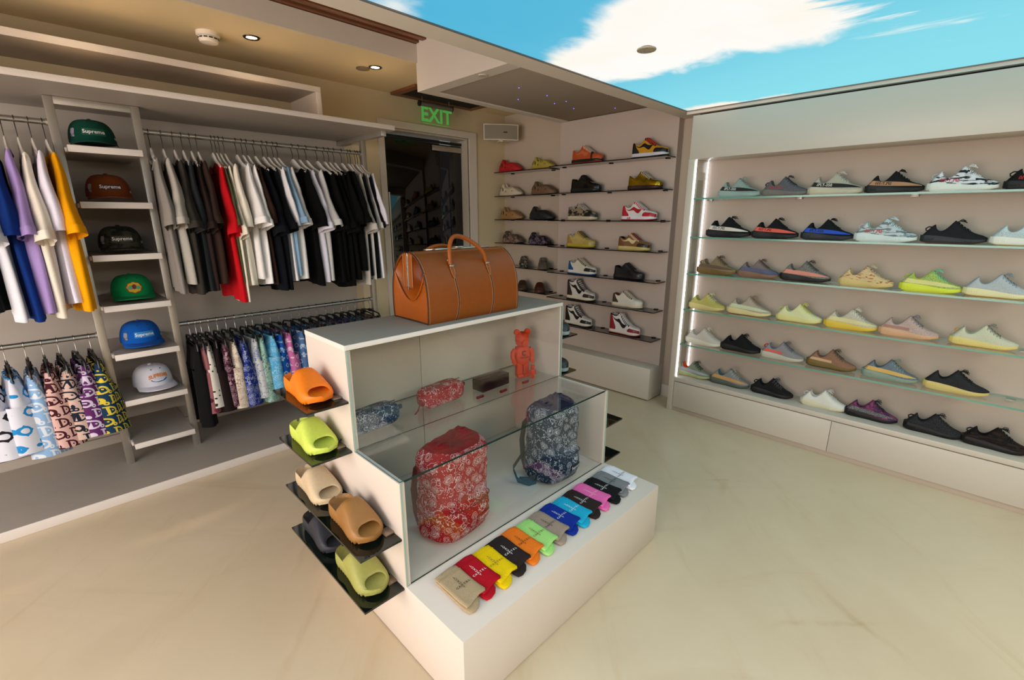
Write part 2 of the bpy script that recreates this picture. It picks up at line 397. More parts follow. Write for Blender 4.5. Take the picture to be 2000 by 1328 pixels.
# dropped box with star panel
bx = MB().box(2.15, XW, 1.89, 3.10, 2.52, 2.9).box(2.15, 2.26, 1.89, 3.10, 2.467, 2.52).box(2.26, XW, 3.02, 3.10, 2.467, 2.52).ob('ceiling_box', WHITE, smooth=False); struct(bx)
box('star_panel', 2.26, XW-.086, 1.89, 3.02, 2.475, 2.52, GREYP, bx, bev=.002)
for x, y in ((2.84, 2.761), (2.908, 2.526), (3.143, 2.65), (3.152, 2.539), (3.394, 2.651), (3.626, 2.398), (3.194, 2.185), (2.603, 2.523)):
    MB().lathe([(.0045, 0), (.0045, .004)], 8).ob('star_light', emis('7A6CFF', 2.2), bx, loc=(x, y, 2.4715))
MB().lathe([(.03, 0), (.032, .004), (.032, .006)], 20).ob('downlight_cap', M('B9B0A2', .5), bx, loc=(2.207, 2.456, 2.4612))
MB().box(X0, XW, 1.763, 1.89, 2.354, 2.9).ob('trim_2', WHITE, smooth=False); struct(bpy.data.objects['trim_2'])
struct(MB().box(3.622, XW, Y0, 1.763, 2.354, 2.9).box(3.622, 3.66, Y0, 1.763, 2.336, 2.354).ob('trim_3', WHITE, smooth=False))  # lower lip added so the trim strip catches room light
sk = tag(box('sky_lightbox', X0, 3.622, Y0, 1.763, 2.362, 2.40, skymat(), bev=0), 'backlit ceiling panel printed with blue sky and white clouds', 'ceiling light')
dk = MB().box(X0, 3.622, 1.755, 1.763, 2.355, 2.361).box(3.614, 3.622, Y0, 1.755, 2.355, 2.361).ob('trim_4', M('6A6660', .4), smooth=False); struct(dk)
sd = thing('ceiling_sensor', 'round cream disc on the printed sky ceiling panel', 'sensor', (2.182, 1.287, 2.362))
MB().lathe([(.028, -.004), (.043, -.006), (.045, -.009), (.043, -.013), (.02, -.015)], 28).ob('cover', M('A89F8C', .5), sd); MB().lathe([(.03, 0), (.03, -.005)], 24).ob('neck', M('3A3632', .6), sd)
# baseboard
struct(box('baseboard_right', XW-.012, XW, 1.70, 1.893, 0, .11, WHITE, bev=.001))
struct(box('baseboard_left', 3.44, XW, YW-.012, YW, 0, .11, WHITE, bev=.001))
# ------------------------------------------------------------------ door
d1 = thing('door_1', 'dark glass door in a cream frame', 'door'); del d1['category']; struct(d1)
df = MB().box(2.30, 2.36, YW-.018, YW+.01, 0, 2.43).box(3.34, 3.435, YW-.018, YW+.01, 0, 2.43).box(2.36, 3.34, YW-.018, YW+.01, 2.37, 2.43).ob('door_frame', WHITE, d1, smooth=False)
MB().box(2.36, 2.375, YW+.01, YW+.2, 0, 2.37).box(3.325, 3.34, YW+.01, YW+.2, 0, 2.37).box(2.375, 3.325, YW+.01, YW+.2, 2.355, 2.37).ob('door_jamb', wallmat('jamb', 'BDB3A3'), d1, smooth=False)
DG = pane('door_glass', (.06, .06, .06, 1), 1.6); DG2 = pane('door_glass_side', (.10, .105, .11, 1), 1.7)
box('glass_pane', 2.376, 3.03, YW+.10, YW+.11, .01, 2.30, DG, d1); box('glass_pane', 3.045, 3.325, YW+.10, YW+.11, .01, 2.30, DG2, d1)
box('header_rail', 2.376, 3.325, YW+.09, YW+.12, 2.305, 2.33, BLK, d1)
box('patch_fitting', 2.95, 3.32, YW+.085, YW+.098, 2.235, 2.285, STEEL, d1); box('pane_gap', 3.031, 3.044, YW+.1, YW+.112, .01, 2.30, BLK, d1)  # black strip paints the dark of the gap between the panes
hd = MB().tube([(2.415, YW+.055, .75), (2.415, YW+.055, 1.82)], .011, 10).tube([(2.415, YW+.055, .85), (2.415, YW+.1, .85)], .007).tube([(2.415, YW+.055, 1.72), (2.415, YW+.1, 1.72)], .007).ob('handle', STEEL, d1)
struct(box('wall_corridor', 1.9, 3.9, 5.2, 5.25, 0, 2.8, M('1A1917', .8), bev=0)); 
# ------------------------------------------------------------------ ceiling fittings
def downlight(x, y, z, lab):
    t = thing('downlight', lab, 'downlight', (x, y, z), group='round ceiling downlights over the clothes racks')
    mb = MB(); mb.loft([[(r*math.cos(q*2*PI/28), r*math.sin(q*2*PI/28), zz) for q in range(28)] for r, zz in ((.047, -.001), (.045, -.006), (.031, -.005), (.030, 0))], cap=False); mb.ob('bezel', M('4A3E2E', .3, 1), t)
    MB().lathe([(.0295, -.0015), (.0295, -.0005)], 24).ob('lens', emis('FFE9C4', 22), t)
    l = bpy.data.lights.new('downlight_beam', 'SPOT'); l.energy = 260; l.color = (1, .74, .44); l.spot_size = .52; l.spot_blend = .4; l.shadow_soft_size = .03
    o = bpy.data.objects.new('downlight_beam', l); COL.objects.link(o); o.parent = t; o.location = (0, 0, -.012)
downlight(1.16, 3.385, 2.652, 'lit round downlight beside the white smoke detector')
downlight(1.988, 3.385, 2.652, 'lit round downlight nearest the exit sign')
for i, x in enumerate((.33, -.5, -1.33)): downlight(x, 3.385, 2.652, 'lit round downlight above the frame, %s left of the smoke detector' % ('first', 'second', 'third')[i])
cs = thing('ceiling_speaker', 'flat grey disc in the ceiling next to a downlight', 'speaker', (1.937, 3.472, 2.652)); MB().lathe([(.047, 0), (.049, -.004), (.045, -.008), (.01, -.009)], 28).ob('cover', M('6A604E', .5, .3), cs)
sm = thing('smoke_detector', 'white round smoke detector on the warm-lit ceiling', 'smoke detector', (.953, 3.49, 2.652))
MB().lathe([(.062, 0), (.062, -.018), (.056, -.024)], 32).ob('base', M('E8DCCB', .5), sm); MB().lathe([(.052, -.026), (.052, -.034), (.052, -.040), (.045, -.055), (.015, -.06)], 32).ob('cover', M('EADFCF', .5), sm)
for i in range(12):
    a = i*2*PI/12; MB().box(-.010, .010, -.001, .001, -.038, -.031).ob('slot', M('2A2622', .7), sm, loc=(.0525*math.cos(a), .0525*math.sin(a), 0), rot=(0, 0, a+PI/2))
cv = thing('ceiling_vent', 'wood-framed dark grille in the ceiling above the exit sign', 'vent', (2.9, 3.74, 2.652))
MB().box(-.46, .46, -.19, -.13, -.022, 0).box(-.46, .46, .13, .19, -.022, 0).box(-.46, -.40, -.13, .13, -.022, 0).box(.40, .46, -.13, .13, -.022, 0).ob('frame', WOOD, cv, smooth=False)
MB().box(-.40, .40, -.13, .13, -.004, 0).ob('backing', M('14120E', .8), cv, smooth=False)
for i in range(12): MB().box(-.40, .40, -.002, .002, -.018, -.004).ob('slat', M('2A2823', .6), cv, smooth=False, loc=(0, -.12+i*.0215, 0))
# exit sign
ex = thing('exit_sign', 'hanging green EXIT sign on clear acrylic above the door', 'exit sign', (2.83, 3.80, 2.652))
MB().tube([(-.175, 0, -.075), (.175, 0, -.075)], .024, 16).ob('housing', M('8A8378', .35, .6), ex)
for s in (-.15, .15): MB().tube([(s, 0, 0), (s, 0, -.055)], .003).ob('suspension_rod', STEEL, ex)
for s in (-1, 1): MB().tube([(s*.175, 0, -.075), (s*.185, 0, -.075)], .0255, 16).ob('end_cap', BLK, ex)
MB().box(-.17, .17, -.003, .003, -.245, -.085).ob('acrylic_panel', pane('acrylic', (.92, 1, .9, 1), 1.4), ex, smooth=False)
GRN = emis('6FD060', .42)
textmap('EXIT', lambda u, v: (u, -.0045, -.163+v), .17, .03).ob('lettering', GRN, ex, smooth=False)
MB().box(-.155, .155, -.005, -.0042, -.236, -.232).ob('edge_line', GRN, ex, smooth=False)
# wall speaker in the corner
sp = thing('wall_speaker', 'white wall speaker with grey grille mounted in the corner', 'speaker', (3.615, 3.77, 2.435), -.62)
prof = [(-.18+.36*i/12, -.05-.02*math.sin(PI*i/12)) for i in range(13)]
MB().prism([(x, y) for x, y in prof]+[(.11, .05), (-.11, .05)], 2, -.075, .075).ob('cabinet', M('D6CCBC', .5), sp, angle=30)
MB().prism([(x*.95, y-.003) for x, y in prof]+[(x*.95, y+.004) for x, y in prof[::-1]], 2, -.067, .067).ob('grille', M('8A8274', .7, grain=300), sp, angle=30)
MB().box(.022, .060, -.0775, -.0745, -.008, .002).ob('badge', M('2A2622', .5), sp, smooth=False); MB().box(-.02, .02, -.04, .14, -.085, -.075).ob('bracket', M('CFC4B4', .5), sp, smooth=False)
# ------------------------------------------------------------------ niche block and glass shelves
nb = thing('plinth_block', 'long white box bench under the sneaker shelves', 'bench', (0, 0, 0))
box('body', 3.622, XW-.002, 1.895, 3.10, .012, .302, LACQ2, nb, .002); box('shadow_gap', 3.65, XW-.002, 1.91, 3.09, 0, .012, M('2A2520', .8), nb, 0)
def gshelf(x0, x1, y0, y1, z, lab, grp, clips, cx, mg=SMOKE, me_=BEDGE, t=.008):
    th = thing('glass_shelf', lab, 'glass shelf', (0, 0, 0), group=grp)
    mb = MB().box(x0, x1, y0, y1, z-t, z); mb.m = [0, 0, 1, 1, 1, 1]; mb.ob('glass_plate', [mg, me_], th, smooth=False)
    for c in clips: box('clip', cx-.03, cx-.001, c-.016, c+.016, z-t-.006, z+.006, M('1E1C1A', .3, .8), th, .002)
    return th
ORD = ['top', 'second', 'third', 'fourth', 'fifth', 'sixth', 'seventh', 'eighth']
ZR = [2.067, 1.817, 1.567, 1.315, 1.062, .810, .553]; ZL = [2.062, 1.816, 1.569, 1.319, 1.066, .817]
for i, z in enumerate(ZR): gshelf(3.612, 3.779, 1.90, 3.10, z, 'long smoked glass shelf, %s from the top on the projecting panel' % ORD[i], 'smoked shelves on the projecting panel', (1.96, 2.5, 3.03), 3.779)
for i, z in enumerate(ZL): gshelf(3.67, XW-.001, 3.16, 3.93, z, 'short smoked glass shelf, %s from the top beside the wall speaker' % ORD[i], 'smoked shelves in the corner recess', (3.24, 3.82), XW-.001)
# ------------------------------------------------------------------ lit sneaker wall unit on the right
UX, UB = 3.59, 3.85; YE = -1.5; YS = 1.655; ZU = [1.736, 1.450, 1.168, .882, .593]; ZB = .302
un = thing('sneaker_wall_unit', 'built-in cream wall unit with lit glass shelves and drawers', 'shelving unit')
box('side_panel', UX, UB, YS, 1.70, 0, 2.015, LACQ2, un); box('fascia', UX, UB, YE, 1.695, 2.015, 2.315, LACQ2, un)
box('back_panel', 3.835, UB+.012, YE, YS, .02, 2.015, wallmat('unit_back', 'B4A598'), un, 0); box('base_shelf', UX, 3.835, YE, YS, .268, ZB, LACQ2, un)
box('plinth', UX+.014, UX+.03, YE, YS, 0, .035, M('B9A898', .5), un); box('carcass', UX+.022, 3.835, YE, YS, .036, .267, LACQ2, un, 0)
for y0, y1 in ((.5285, YS-.004), (-.60, .5255), (-1.5, -.603)): box('drawer_front', UX+.001, UX+.019, y0, y1, .040, .262, LACQ2, un, .001)
box('inner_frame', 3.64, 3.80, YS-.004, YS, .36, 1.93, wallmat('inner_frame', 'C6BAAB'), un, .001); box('gap_shade', UX+.10, UB, YE, 1.69, 2.3155, 2.353, M('2B2725', .8), un, 0)  # dark filler box paints the shade in the gap above the fascia
for i, z in enumerate(ZU):
    t = .011; mb = MB().box(UX+.012, 3.832, YE, YS-.014, z-t, z); mb.m = [0, 0, 1, 1, 1, 1]; mb.ob('glass_shelf', [SHELFG, GEDGE], un, smooth=False)
    for y in (1.6, .98, .36, -.26): box('shelf_clip', 3.80, 3.834, y-.02, y+.02, z-t-.008, z-t, STEEL, un, .002)
LZ = [.305]+sorted(ZU)
for x in (UX+.016, 3.815):
    MB().box(x, x+.006, YS-.012, YS-.006, ZB+.002, 2.012).ob('led_strip', LEDW, un, smooth=False)
MB().box(3.66, 3.76, YS-.006, YS-.0045, .40, 1.87).ob('recess_line', wallmat('recess', 'A89C8C'), un, smooth=False)
# ------------------------------------------------------------------ clothes niche: platform, shelf, ladder, rails
tag(MB().box(X0, 2.055, 3.262, YN-.003, .001, .055).ob('platform', [LAMIN], bev=0, smooth=False), 'low grey platform with white front edge under the clothes', 'platform')
pf = bpy.data.objects['platform']; box('edge_band', X0, 2.055, 3.256, 3.262, .001, .056, EDGE, pf, .001)
sh = tag(box('wall_shelf', X0, 2.055, 3.285, YN-.002, 2.223, 2.252, LAMIN, bev=0), 'long grey shelf with white edge above the clothes rails', 'shelf')
box('edge_band', X0, 2.056, 3.279, 3.285, 2.222, 2.2525, EDGE, sh, .001); box('end_band', 2.0552, 2.0592, 3.285, YN-.01, 2.2225, 2.252, EDGE, sh, 0)
ub = thing('box_shelf', 'open white box frame standing on the long wall shelf', 'box shelf')
YB = 3.50; box('top_panel', X0, 1.614, YB+.005, YW-.002, 2.440, 2.4745, LAMIN, ub, 0); box('end_panel', 1.580, 1.614, YB+.005, YW-.002, 2.2535, 2.440, wallmat('box_inside', 'CFC1B2'), ub, 0)
box('edge_band', X0, 1.6145, YB, YB+.005, 2.439, 2.475, EDGE, ub, .001); box('edge_band', 1.5795, 1.6145, YB, YB+.005, 2.2535, 2.439, EDGE, ub, .001)
br = thing('shelf_bracket', 'steel bracket bar and post at the end of the rack', 'bracket'); box('arm', 1.985, 2.025, 3.36, YN-.002, 2.185, 2.2225, STEEL, br, .002)
box('post', 1.990, 2.030, 3.68, 3.72, .0555, 2.185, STEEL, br, .002); box('arm_cap', 1.985, 2.025, 3.355, 3.36, 2.185, 2.2225, M('C9C4BC', .3, .6), br, .001)
ld = thing('ladder_shelf', 'steel ladder frame with seven white cap shelves', 'shelf ladder')
box('leg', .172, .212, 3.665, 3.705, .0555, 2.2215, STEEL, ld, .002); box('leg', .540, .580, 3.665, 3.705, .0555, 2.2215, STEEL, ld, .002); box('top_bar', .212, .540, 3.665, 3.705, 2.183, 2.2215, STEEL, ld, .001)
ZS = [1.970, 1.679, 1.386, 1.094, .800, .506, .219]
for z in ZS:
    s = box('shelf', .222, .538, 3.56, YN-.002, z-.034, z, LAMIN, ld, 0); box('edge_band', .221, .542, 3.553, 3.56, z-.0345, z+.0005, EDGE, s, .001); box('support', .213, .222, 3.62, YN-.01, z-.03, z-.008, EDGE, s, .001)
ZT, ZLO, YR = 2.092, .910, 3.70
def rail(x0, x1, z, lab):
    t = thing('clothes_rail', lab, 'clothes rail', group='steel clothes rails'); MB().tube([(x0, YR, z), (x1, YR, z)], .0145, 16).ob('tube', RAIL, t)
    for x in (x0, x1): MB().tube([(x-.004, YR, z), (x+.004, YR, z)], .018, 14).ob('flange', STEEL, t)
rail(.584, 1.985, ZT, 'upper steel rail holding T-shirts right of the ladder'); rail(.584, 1.985, ZLO, 'lower steel rail holding shorts right of the ladder')
rail(-2.2, .168, ZT, 'upper steel rail holding T-shirts left of the ladder'); rail(-2.2, .168, ZLO, 'lower steel rail holding shorts left of the ladder')
# ------------------------------------------------------------------ hangers and T-shirts
def hook_pts(drop):
    c = [(0, .0172*math.cos(a), .0172*math.sin(a)) for a in [PI*(1.12-.16*i) for i in range(8)]]
    return c+[(0, .013, -.024), (0, .002, -.038), (0, 0, -.05), (0, 0, -drop)]
HOOK_A = MB().tube(hook_pts(.103), .0022, 6).me('hook'); HOOK_B = MB().tube(hook_pts(.088), .0018, 6).me('hook')
def arm_z(y):
    a = abs(y); return ip(a, [(0, -.102), (.03, -.108), (.09, -.142), (.16, -.168), (.225, -.19)])
def hanger_body():
    mb = MB(); rings = []
    for i in range(17):
        y = -.22+.44*i/16; h = ip(abs(y), [(0, .034), (.05, .028), (.10, .019), (.22, .009)]); z = arm_z(y)
        rings.append([(math.cos(q*PI/4)*.008, y, z-h*.5+math.sin(q*PI/4)*h) for q in range(8)])
    return mb.loft(rings).me('arms')
ARMS = hanger_body()
def clip_hanger():
    mb = MB(); pts = [(0, -.165, -.165), (0, -.160, -.125), (0, -.140, -.105), (0, -.08, -.098), (0, 0, -.094), (0, .08, -.098), (0, .14, -.105), (0, .16, -.125), (0, .165, -.165)]
    return mb.tube(pts, .0062, 6).box(-.006, .006, -.02, .02, -.105, -.082).me('frame')
CLIPF = clip_hanger(); CLIP = MB().box(-.009, .009, -.013, .013, -.035, 0).box(-.011, .011, -.005, .005, -.006, .012).me('clip', False); CBAR = MB().tube([(0, -.16, -.142), (0, .16, -.142)], .0022, 6).me('clip_bar')
def shirt_mesh(seed):
    r = random.Random(seed); mb = MB(); NU, NT = 44, 18; L = r.uniform(.80, .86)
    ph = [r.uniform(0, 6.28) for _ in range(6)]; rings = []
    for t_ in range(NT+1):
        t = t_/NT; ring = []
        for u in range(NU):
            a = 2*PI*u/NU; c, s = math.cos(a), math.sin(a)
            hy = lerp(.238, .262, t)+.008*math.sin(ph[0]+3*t); y = hy*math.copysign(abs(c)**.82, c)
            hx = .010+.020*min(1, t*2.2)
            fold = (.009*math.sin(4*y/.1+ph[1]+2*t)+.006*math.sin(9*y/.1+ph[2]-1.5*t))*min(1, t*1.6)
            x = hx*math.copysign(abs(s)**.7, s)+fold+.012*t*math.sin(ph[3]+y*9)
            nk = max(0, 1-(y/.125)**2); zt = arm_z(y)+.006-.085*nk-(.035*nk if s < 0 else 0); zb = -.12-L+.012*math.sin(ph[4]+y*14)
            ring.append((x, y, lerp(zt, zb, t)))
        rings.append(ring)
    mb.loft(rings, cap=False)
    for sg in (-1, 1):
        rings = []; n = 20
        for k in range(9):
            t = k/8; cy = sg*lerp(.205, .305+.03*r.random(), t); cz = lerp(-.235, -.56, t); w = lerp(.075, .105, t); hx = lerp(.016, .036, t)
            ring = []
            for q in range(n):
                a = 2*PI*q/n; wy = math.cos(a)*w; ax = math.sin(a)*hx*(1+.25*math.sin(3*a+ph[5]))
                # ring plane tilted across the sleeve axis
                ey, ez = lerp(.35, .97, t), lerp(.93, .20, t); ring.append((ax+.004*math.sin(7*t+ph[1]), cy+wy*ey*sg+.01*math.sin(4*t+ph[2]), cz+wy*ez))
            rings.append(ring)
        mb.loft(rings, cap=False)
        # folded cuff hem
        last = rings[-1]; c0 = Vector((sum(p[0] for p in last)/n, sum(p[1] for p in last)/n, sum(p[2] for p in last)/n))
        mb.loft([last, [tuple(c0+(Vector(p)-c0)*1.035+Vector((0, sg*.004, -.012))) for p in last], [tuple(c0+(Vector(p)-c0)*.93+Vector((0, 0, .03))) for p in last]], cap=False)
    return mb.me('tshirt', angle=70)
SHIRTS = [shirt_mesh(i) for i in range(6)]
COLLAR = None
def collar_mesh():
    mb = MB(); pts = []
    for i in range(17):
        a = 2*PI*i/16; y = .125*math.cos(a); nk = max(0, 1-(y/.125)**2); pts.append((.013*math.sin(a), y, arm_z(y)+.004-.085*nk-(.035*nk if math.sin(a) < 0 else 0)))
    return mb.tube(pts, .0055, 6, cap=False).me('collar')
COLLAR = collar_mesh(); MARKB = MB().box(-.0005, .0005, -.01, .01, -.05, .05).me('print', False)
WPL = M('E2DBD2', .4); HKM = M('3A3735', .3, .9)
def shirt(x, z, col, cname, where, i, var, grp, rz=None, th=1.0):
    rz = -.03+.07*math.sin(x*5.1+.6) if rz is None else rz
    n = '%d%s' % (i, 'th' if 10 < i < 20 else {1: 'st', 2: 'nd', 3: 'rd'}.get(i % 10, 'th'))
    h = thing('clothes_hanger', 'white hanger, %s from the ladder on the %s' % (n, where), 'hanger', (x, YR, z), rz, 'white hangers on the '+where)
    ob('hook', HOOK_A, HKM, h); ob('arms', ARMS, WPL, h)
    s = thing('tshirt', '%s T-shirt, %s from the ladder on the %s' % (cname, n, where), 't-shirt', (x, YR, z), rz, 'T-shirts on the '+where)
    sc = (th, R.uniform(.95, 1.02), R.uniform(.95, 1.09)); m = fabric(*col) if isinstance(col, tuple) else fabric(col)
    ob('body', SHIRTS[var % 6], m, s, scale=sc); ob('collar', COLLAR, m, s)
    return s
UR = [('7C7670,8E8882', 'grey melange'), ('A39D94,B3ADA4', 'light grey melange'), ('34302B', 'charcoal'), ('26282C', 'slate grey'), ('2C201D', 'dark brown'), ('33241F', 'chocolate brown'), ('B8101A', 'bright red'),
      ('454A2E', 'olive green'), ('DDD4C2', 'cream'), ('E2DACA', 'ivory'), ('E3DFDC', 'white with red mark'), ('E6E3E2', 'plain white'), ('32211B', 'deep brown'), ('0E1016', 'navy black'), ('0B0C11', 'ink black'), ('DEDBDD', 'white'),
      ('7F9DB6', 'light blue'), ('D8D4D0', 'off-white'), ('060607', 'black'), ('D6D2DE', 'pale lilac white'), ('B9B6B2', 'pale grey'), ('070708', 'black'), ('060607', 'black'), ('060607', 'black'), ('070707', 'black'), ('060606', 'black'),
      ('B5AFA6', 'stone grey'), ('060607', 'black'), ('C9C5C0', 'soft white'), ('070708', 'black'), ('DAD6DE', 'clean white')]
XU = [.595, .658, .715, .761, .805, .842, .925, .946, .968, .995, 1.067, 1.104, 1.133, 1.18, 1.233, 1.265, 1.302, 1.332, 1.435, 1.481, 1.535, 1.616, 1.671, 1.708, 1.749, 1.81, 1.862, 1.885, 1.926, 1.946, 1.970]
for i, (x, (c, n)) in enumerate(zip(XU, UR)):
    s = shirt(x+.012, ZT, tuple(c.split(',')) if ',' in c else c, n, 'upper right rail', i+1, i, 'r', th=max(.42, min(1, .5*((XU+[9])[i+1]-([0]+XU)[i])/.05)) if 0 < i < len(XU)-1 else .8)
    if i == 10: ob('print', MARKB, M('B01018', .8), s, loc=(-.034, -.2, -.43), rot=(0, 0, .1))
    if i == 8: MB().lathe([(.001, -.0005), (.028, 0), (.001, .0005)], 14).ob('print', M('7A4AA8', .8), s, loc=(-.036, -.19, -.60), rot=(0, PI/2, 0))
UL = [('D9A21A', 'golden yellow'), ('D8D2E0', 'white'), ('DCD3C4', 'cream'), ('9A82B8', 'lilac'), ('102F74', 'royal blue'), ('D5D4DC', 'cool white'), ('0C0C0F', 'black'), ('D2D0D8', 'pale white'), ('101013', 'jet black')]
XL = [.150, .096, .044, -.006, -.060, -.112, -.165, -.215, -.27]
for i, (x, (c, n)) in enumerate(zip(XL, UL)): shirt(x, ZT, c if c != 'D9A21A' else 'E59A06', n, 'upper left rail', i+1, i+2, 'l')
# ------------------------------------------------------------------ shorts on clip hangers
def shorts_mesh(seed, Ls=.44, wide=1.0):
    r = random.Random(seed); mb = MB(); ph = [r.uniform(0, 6.28) for _ in range(6)]; n = 40
    rings = []
    for t_ in range(7):
        t = t_/6; ring = []
        for q in range(n):
            a = 2*PI*q/n; c, s = math.cos(a), math.sin(a); y = (.15+.035*t)*math.copysign(abs(c)**.85, c)
            x = (.014+.024*t)*math.copysign(abs(s)**.8, s)+.005*math.sin(y*120+ph[0])*(1-t)+.007*math.sin(y*45+ph[1]+t)*t
            ring.append((x*wide, y, -.150-.17*t))
        rings.append(ring)
    mb.loft(rings, cap=False)
    for sg in (-1, 1):
        rr = []
        for t_ in range(9):
            t = t_/8; ring = []
            for q in range(n//2):
                a = 4*PI*q/n; c, s = math.cos(a), math.sin(a); hw = lerp(.092, .105, t); y = sg*lerp(.095, .108, t)+hw*c
                x = lerp(.038, .05, t)*math.copysign(abs(s)**.8, s)*(1+.14*math.sin(3*a+ph[2]))+.010*math.sin(y*50+ph[3]+2*t)
                ring.append((x*wide, y, -.31-(Ls-.16)*t+.006*math.sin(y*40+ph[4])*t))
            rr.append(ring)
        mb.loft(rr, cap=False)
        last = rr[-1]; m = len(last); c0 = Vector((sum(p[0] for p in last)/m, sum(p[1] for p in last)/m, sum(p[2] for p in last)/m))
        mb.loft([last, [tuple(c0+(Vector(p)-c0)*.93+Vector((0, 0, .03))) for p in last]], cap=False)
    return mb.me('shorts', angle=70)
SHORTS = [shorts_mesh(40+i) for i in range(4)]; LONG = shorts_mesh(60, .58, .8); WAIST = MB().loft([[((.017+e*.003)*math.sin(2*PI*q/36)+.003*math.sin(q*2.2), .153*math.cos(2*PI*q/36), z) for q in range(36)] for z, e in ((-.146, 1), (-.165, 1.3), (-.182, 1))], cap=False).me('waistband')
BHK = M('8A8580', .25, 1); BFR = M('0D0D0E', .45)
def shorts(x, mat, cname, where, i, me, grp, rz=None, fat=1.15):
    rz = .03+.06*math.sin(x*6.3) if rz is None else rz
    n = '%d%s' % (i, 'th' if 10 < i < 20 else {1: 'st', 2: 'nd', 3: 'rd'}.get(i % 10, 'th'))
    kind = 'trousers' if me is LONG else 'shorts'
    h = thing('clip_hanger', 'black clip hanger, %s from the ladder on the %s' % (n, where), 'hanger', (x, YR, ZLO), rz, 'black clip hangers on the '+where)
    ob('hook', HOOK_B, BHK, h); ob('frame', CLIPF, BFR, h); ob('clip_bar', CBAR, BHK, h)
    for s_ in (-1, 1): ob('clip', CLIP, BFR, h, loc=(0, s_*.125, -.137))
    s = thing(kind, '%s %s, %s from the ladder on the %s' % (cname, kind, n, where), kind, (x, YR, ZLO), rz, kind+' on the '+where)
    ob('body', me, mat, s, scale=(fat, R.uniform(.93, 1.05), R.uniform(.94, 1.06))); ob('waistband', WAIST, mat, s)
    return s
LR_ = [(fabric('121113'), 'black plain'), (floral('9A5F62', '5A1430', '7A3A48', 12, .22), 'dusty pink and maroon'), (floral('DAD3C8', '2A2622', 'DAD3C8', 30, .18), 'white graphic'), (fabric('1E1616'), 'black brown'),
       (paisley('4A1530', 'C9A8B0', 1.6), 'maroon bandana'), (paisley('D9CDB8', '8A5A5E', 1.6), 'cream bandana'), (paisley('122A86', 'B8C0D8', 1.6), 'deep blue bandana'), (paisley('C9CBCB', '3A5A9E', 1.1), 'white and blue paisley'),
       (paisley('9CC2B2', '2A4A44', 1.8), 'mint bandana'), (paisley('4FA6D6', 'A8D4E8', 1.6), 'sky blue bandana'), (monogram('0F55B4', '9CC8E8', .06), 'bright blue monogram'), (monogram('CF6FA8', 'EBC8D8', .06), 'pink monogram'),
       (monogram('4A6C9C', 'A8BCD2', .06), 'denim blue monogram'), (monogram('4A83B8', '2F5F96', .06), 'light denim monogram'), (floral('6A8CB0', 'C9B0A8', '4A4A6A'), 'blue grey floral'), (floral('8A6A62', 'D0C8C0', '5A4A58'), 'brown floral'),
       (floral('7A8A9C', 'B07A7A', 'D8D0D0'), 'grey pink floral'), (floral('5A5A86', 'C8B8C8', '8A5A6A'), 'violet floral'), (floral('5A4E8C', '3A3A9A', 'B0A0C8'), 'purple floral'), (floral('6F8FB8', 'C9C9D9', '7A5AA0'), 'periwinkle floral'),
       (floral('5FA0C0', 'C8D0D8', '7A6A6A'), 'aqua floral'), (floral('8A7A72', 'C8A8A0', '5A4A4A'), 'taupe floral'), (floral('A08078', 'D8C8C0', '6A4A4A'), 'rose taupe floral')]
XLR = [.632, .668, .70, .744, .797, .85, .906, .979, 1.021, 1.088, 1.144, 1.205, 1.298, 1.359, 1.435, 1.498, 1.57, 1.633, 1.702, 1.757, 1.824, 1.904, 1.958]
for i, (x, (m, n)) in enumerate(zip(XLR, LR_)): shorts(x+.006, m, n, 'lower right rail', i+1, LONG if i == 0 else SHORTS[i % 4], 'r')
LL_ = [(letterD('0F3452', 'D9C23A'), 'navy and yellow lettered'), (letterD('5A2460', 'CFC3D8'), 'purple and lilac lettered'), (letterD('CDAFA2', '141C2E'), 'navy and beige lettered'), (letterD('D8AEA6', '42101E'), 'burgundy and pink lettered'),
       (letterD('8FB4DC', 'DCE2EC'), 'light blue lettered'), (monogram('D8D8E4', '1F86C8', .1), 'white and blue monogram'), (monogram('D4D4E0', '14141E', .1), 'white and black monogram')]
for i, (x, (m, n)) in enumerate(zip([.132, .066, -.006, -.072, -.142, -.222, -.31], LL_)): shorts(x, m, n, 'lower left rail', i+1, SHORTS[(i+1) % 4], 'l', .06+.05*math.sin(i*1.3), 1.55)
# ------------------------------------------------------------------ caps
def cap_surf(a, t, front=1.0):               # a: angle (0 = front, -Y), t: 0 rim .. 1 top
    rx, ry = .086, .098; h = .112
    k = math.cos(t*PI/2)**(.52 if front else .6); z = h*math.sin(t*PI/2)**.92
    f = max(0, math.cos(a)); ry2 = ry*(1-.06*t*f)
    return Vector((rx*math.sin(a)*k, -ry2*math.cos(a)*k, .006+z))
def crown_mesh():
    n = 36; rings = []
    for i in range(13):
        t = i/12*.985; ring = []
        for q in range(n):
            a = 2*PI*q/n; p = cap_surf(a, t); g = abs(((a*6/(2*PI)+.5) % 1)-.5); p = p*(1-.012*max(0, 1-g*22))if t > .02 else p
            ring.append(p)
        rings.append(ring)
    return MB().loft(rings).me('crown', angle=60)
CROWN = crown_mesh(); BUTTON = MB().lathe([(.009, .116), (.009, .121), (.005, .1245)], 12).me('button')
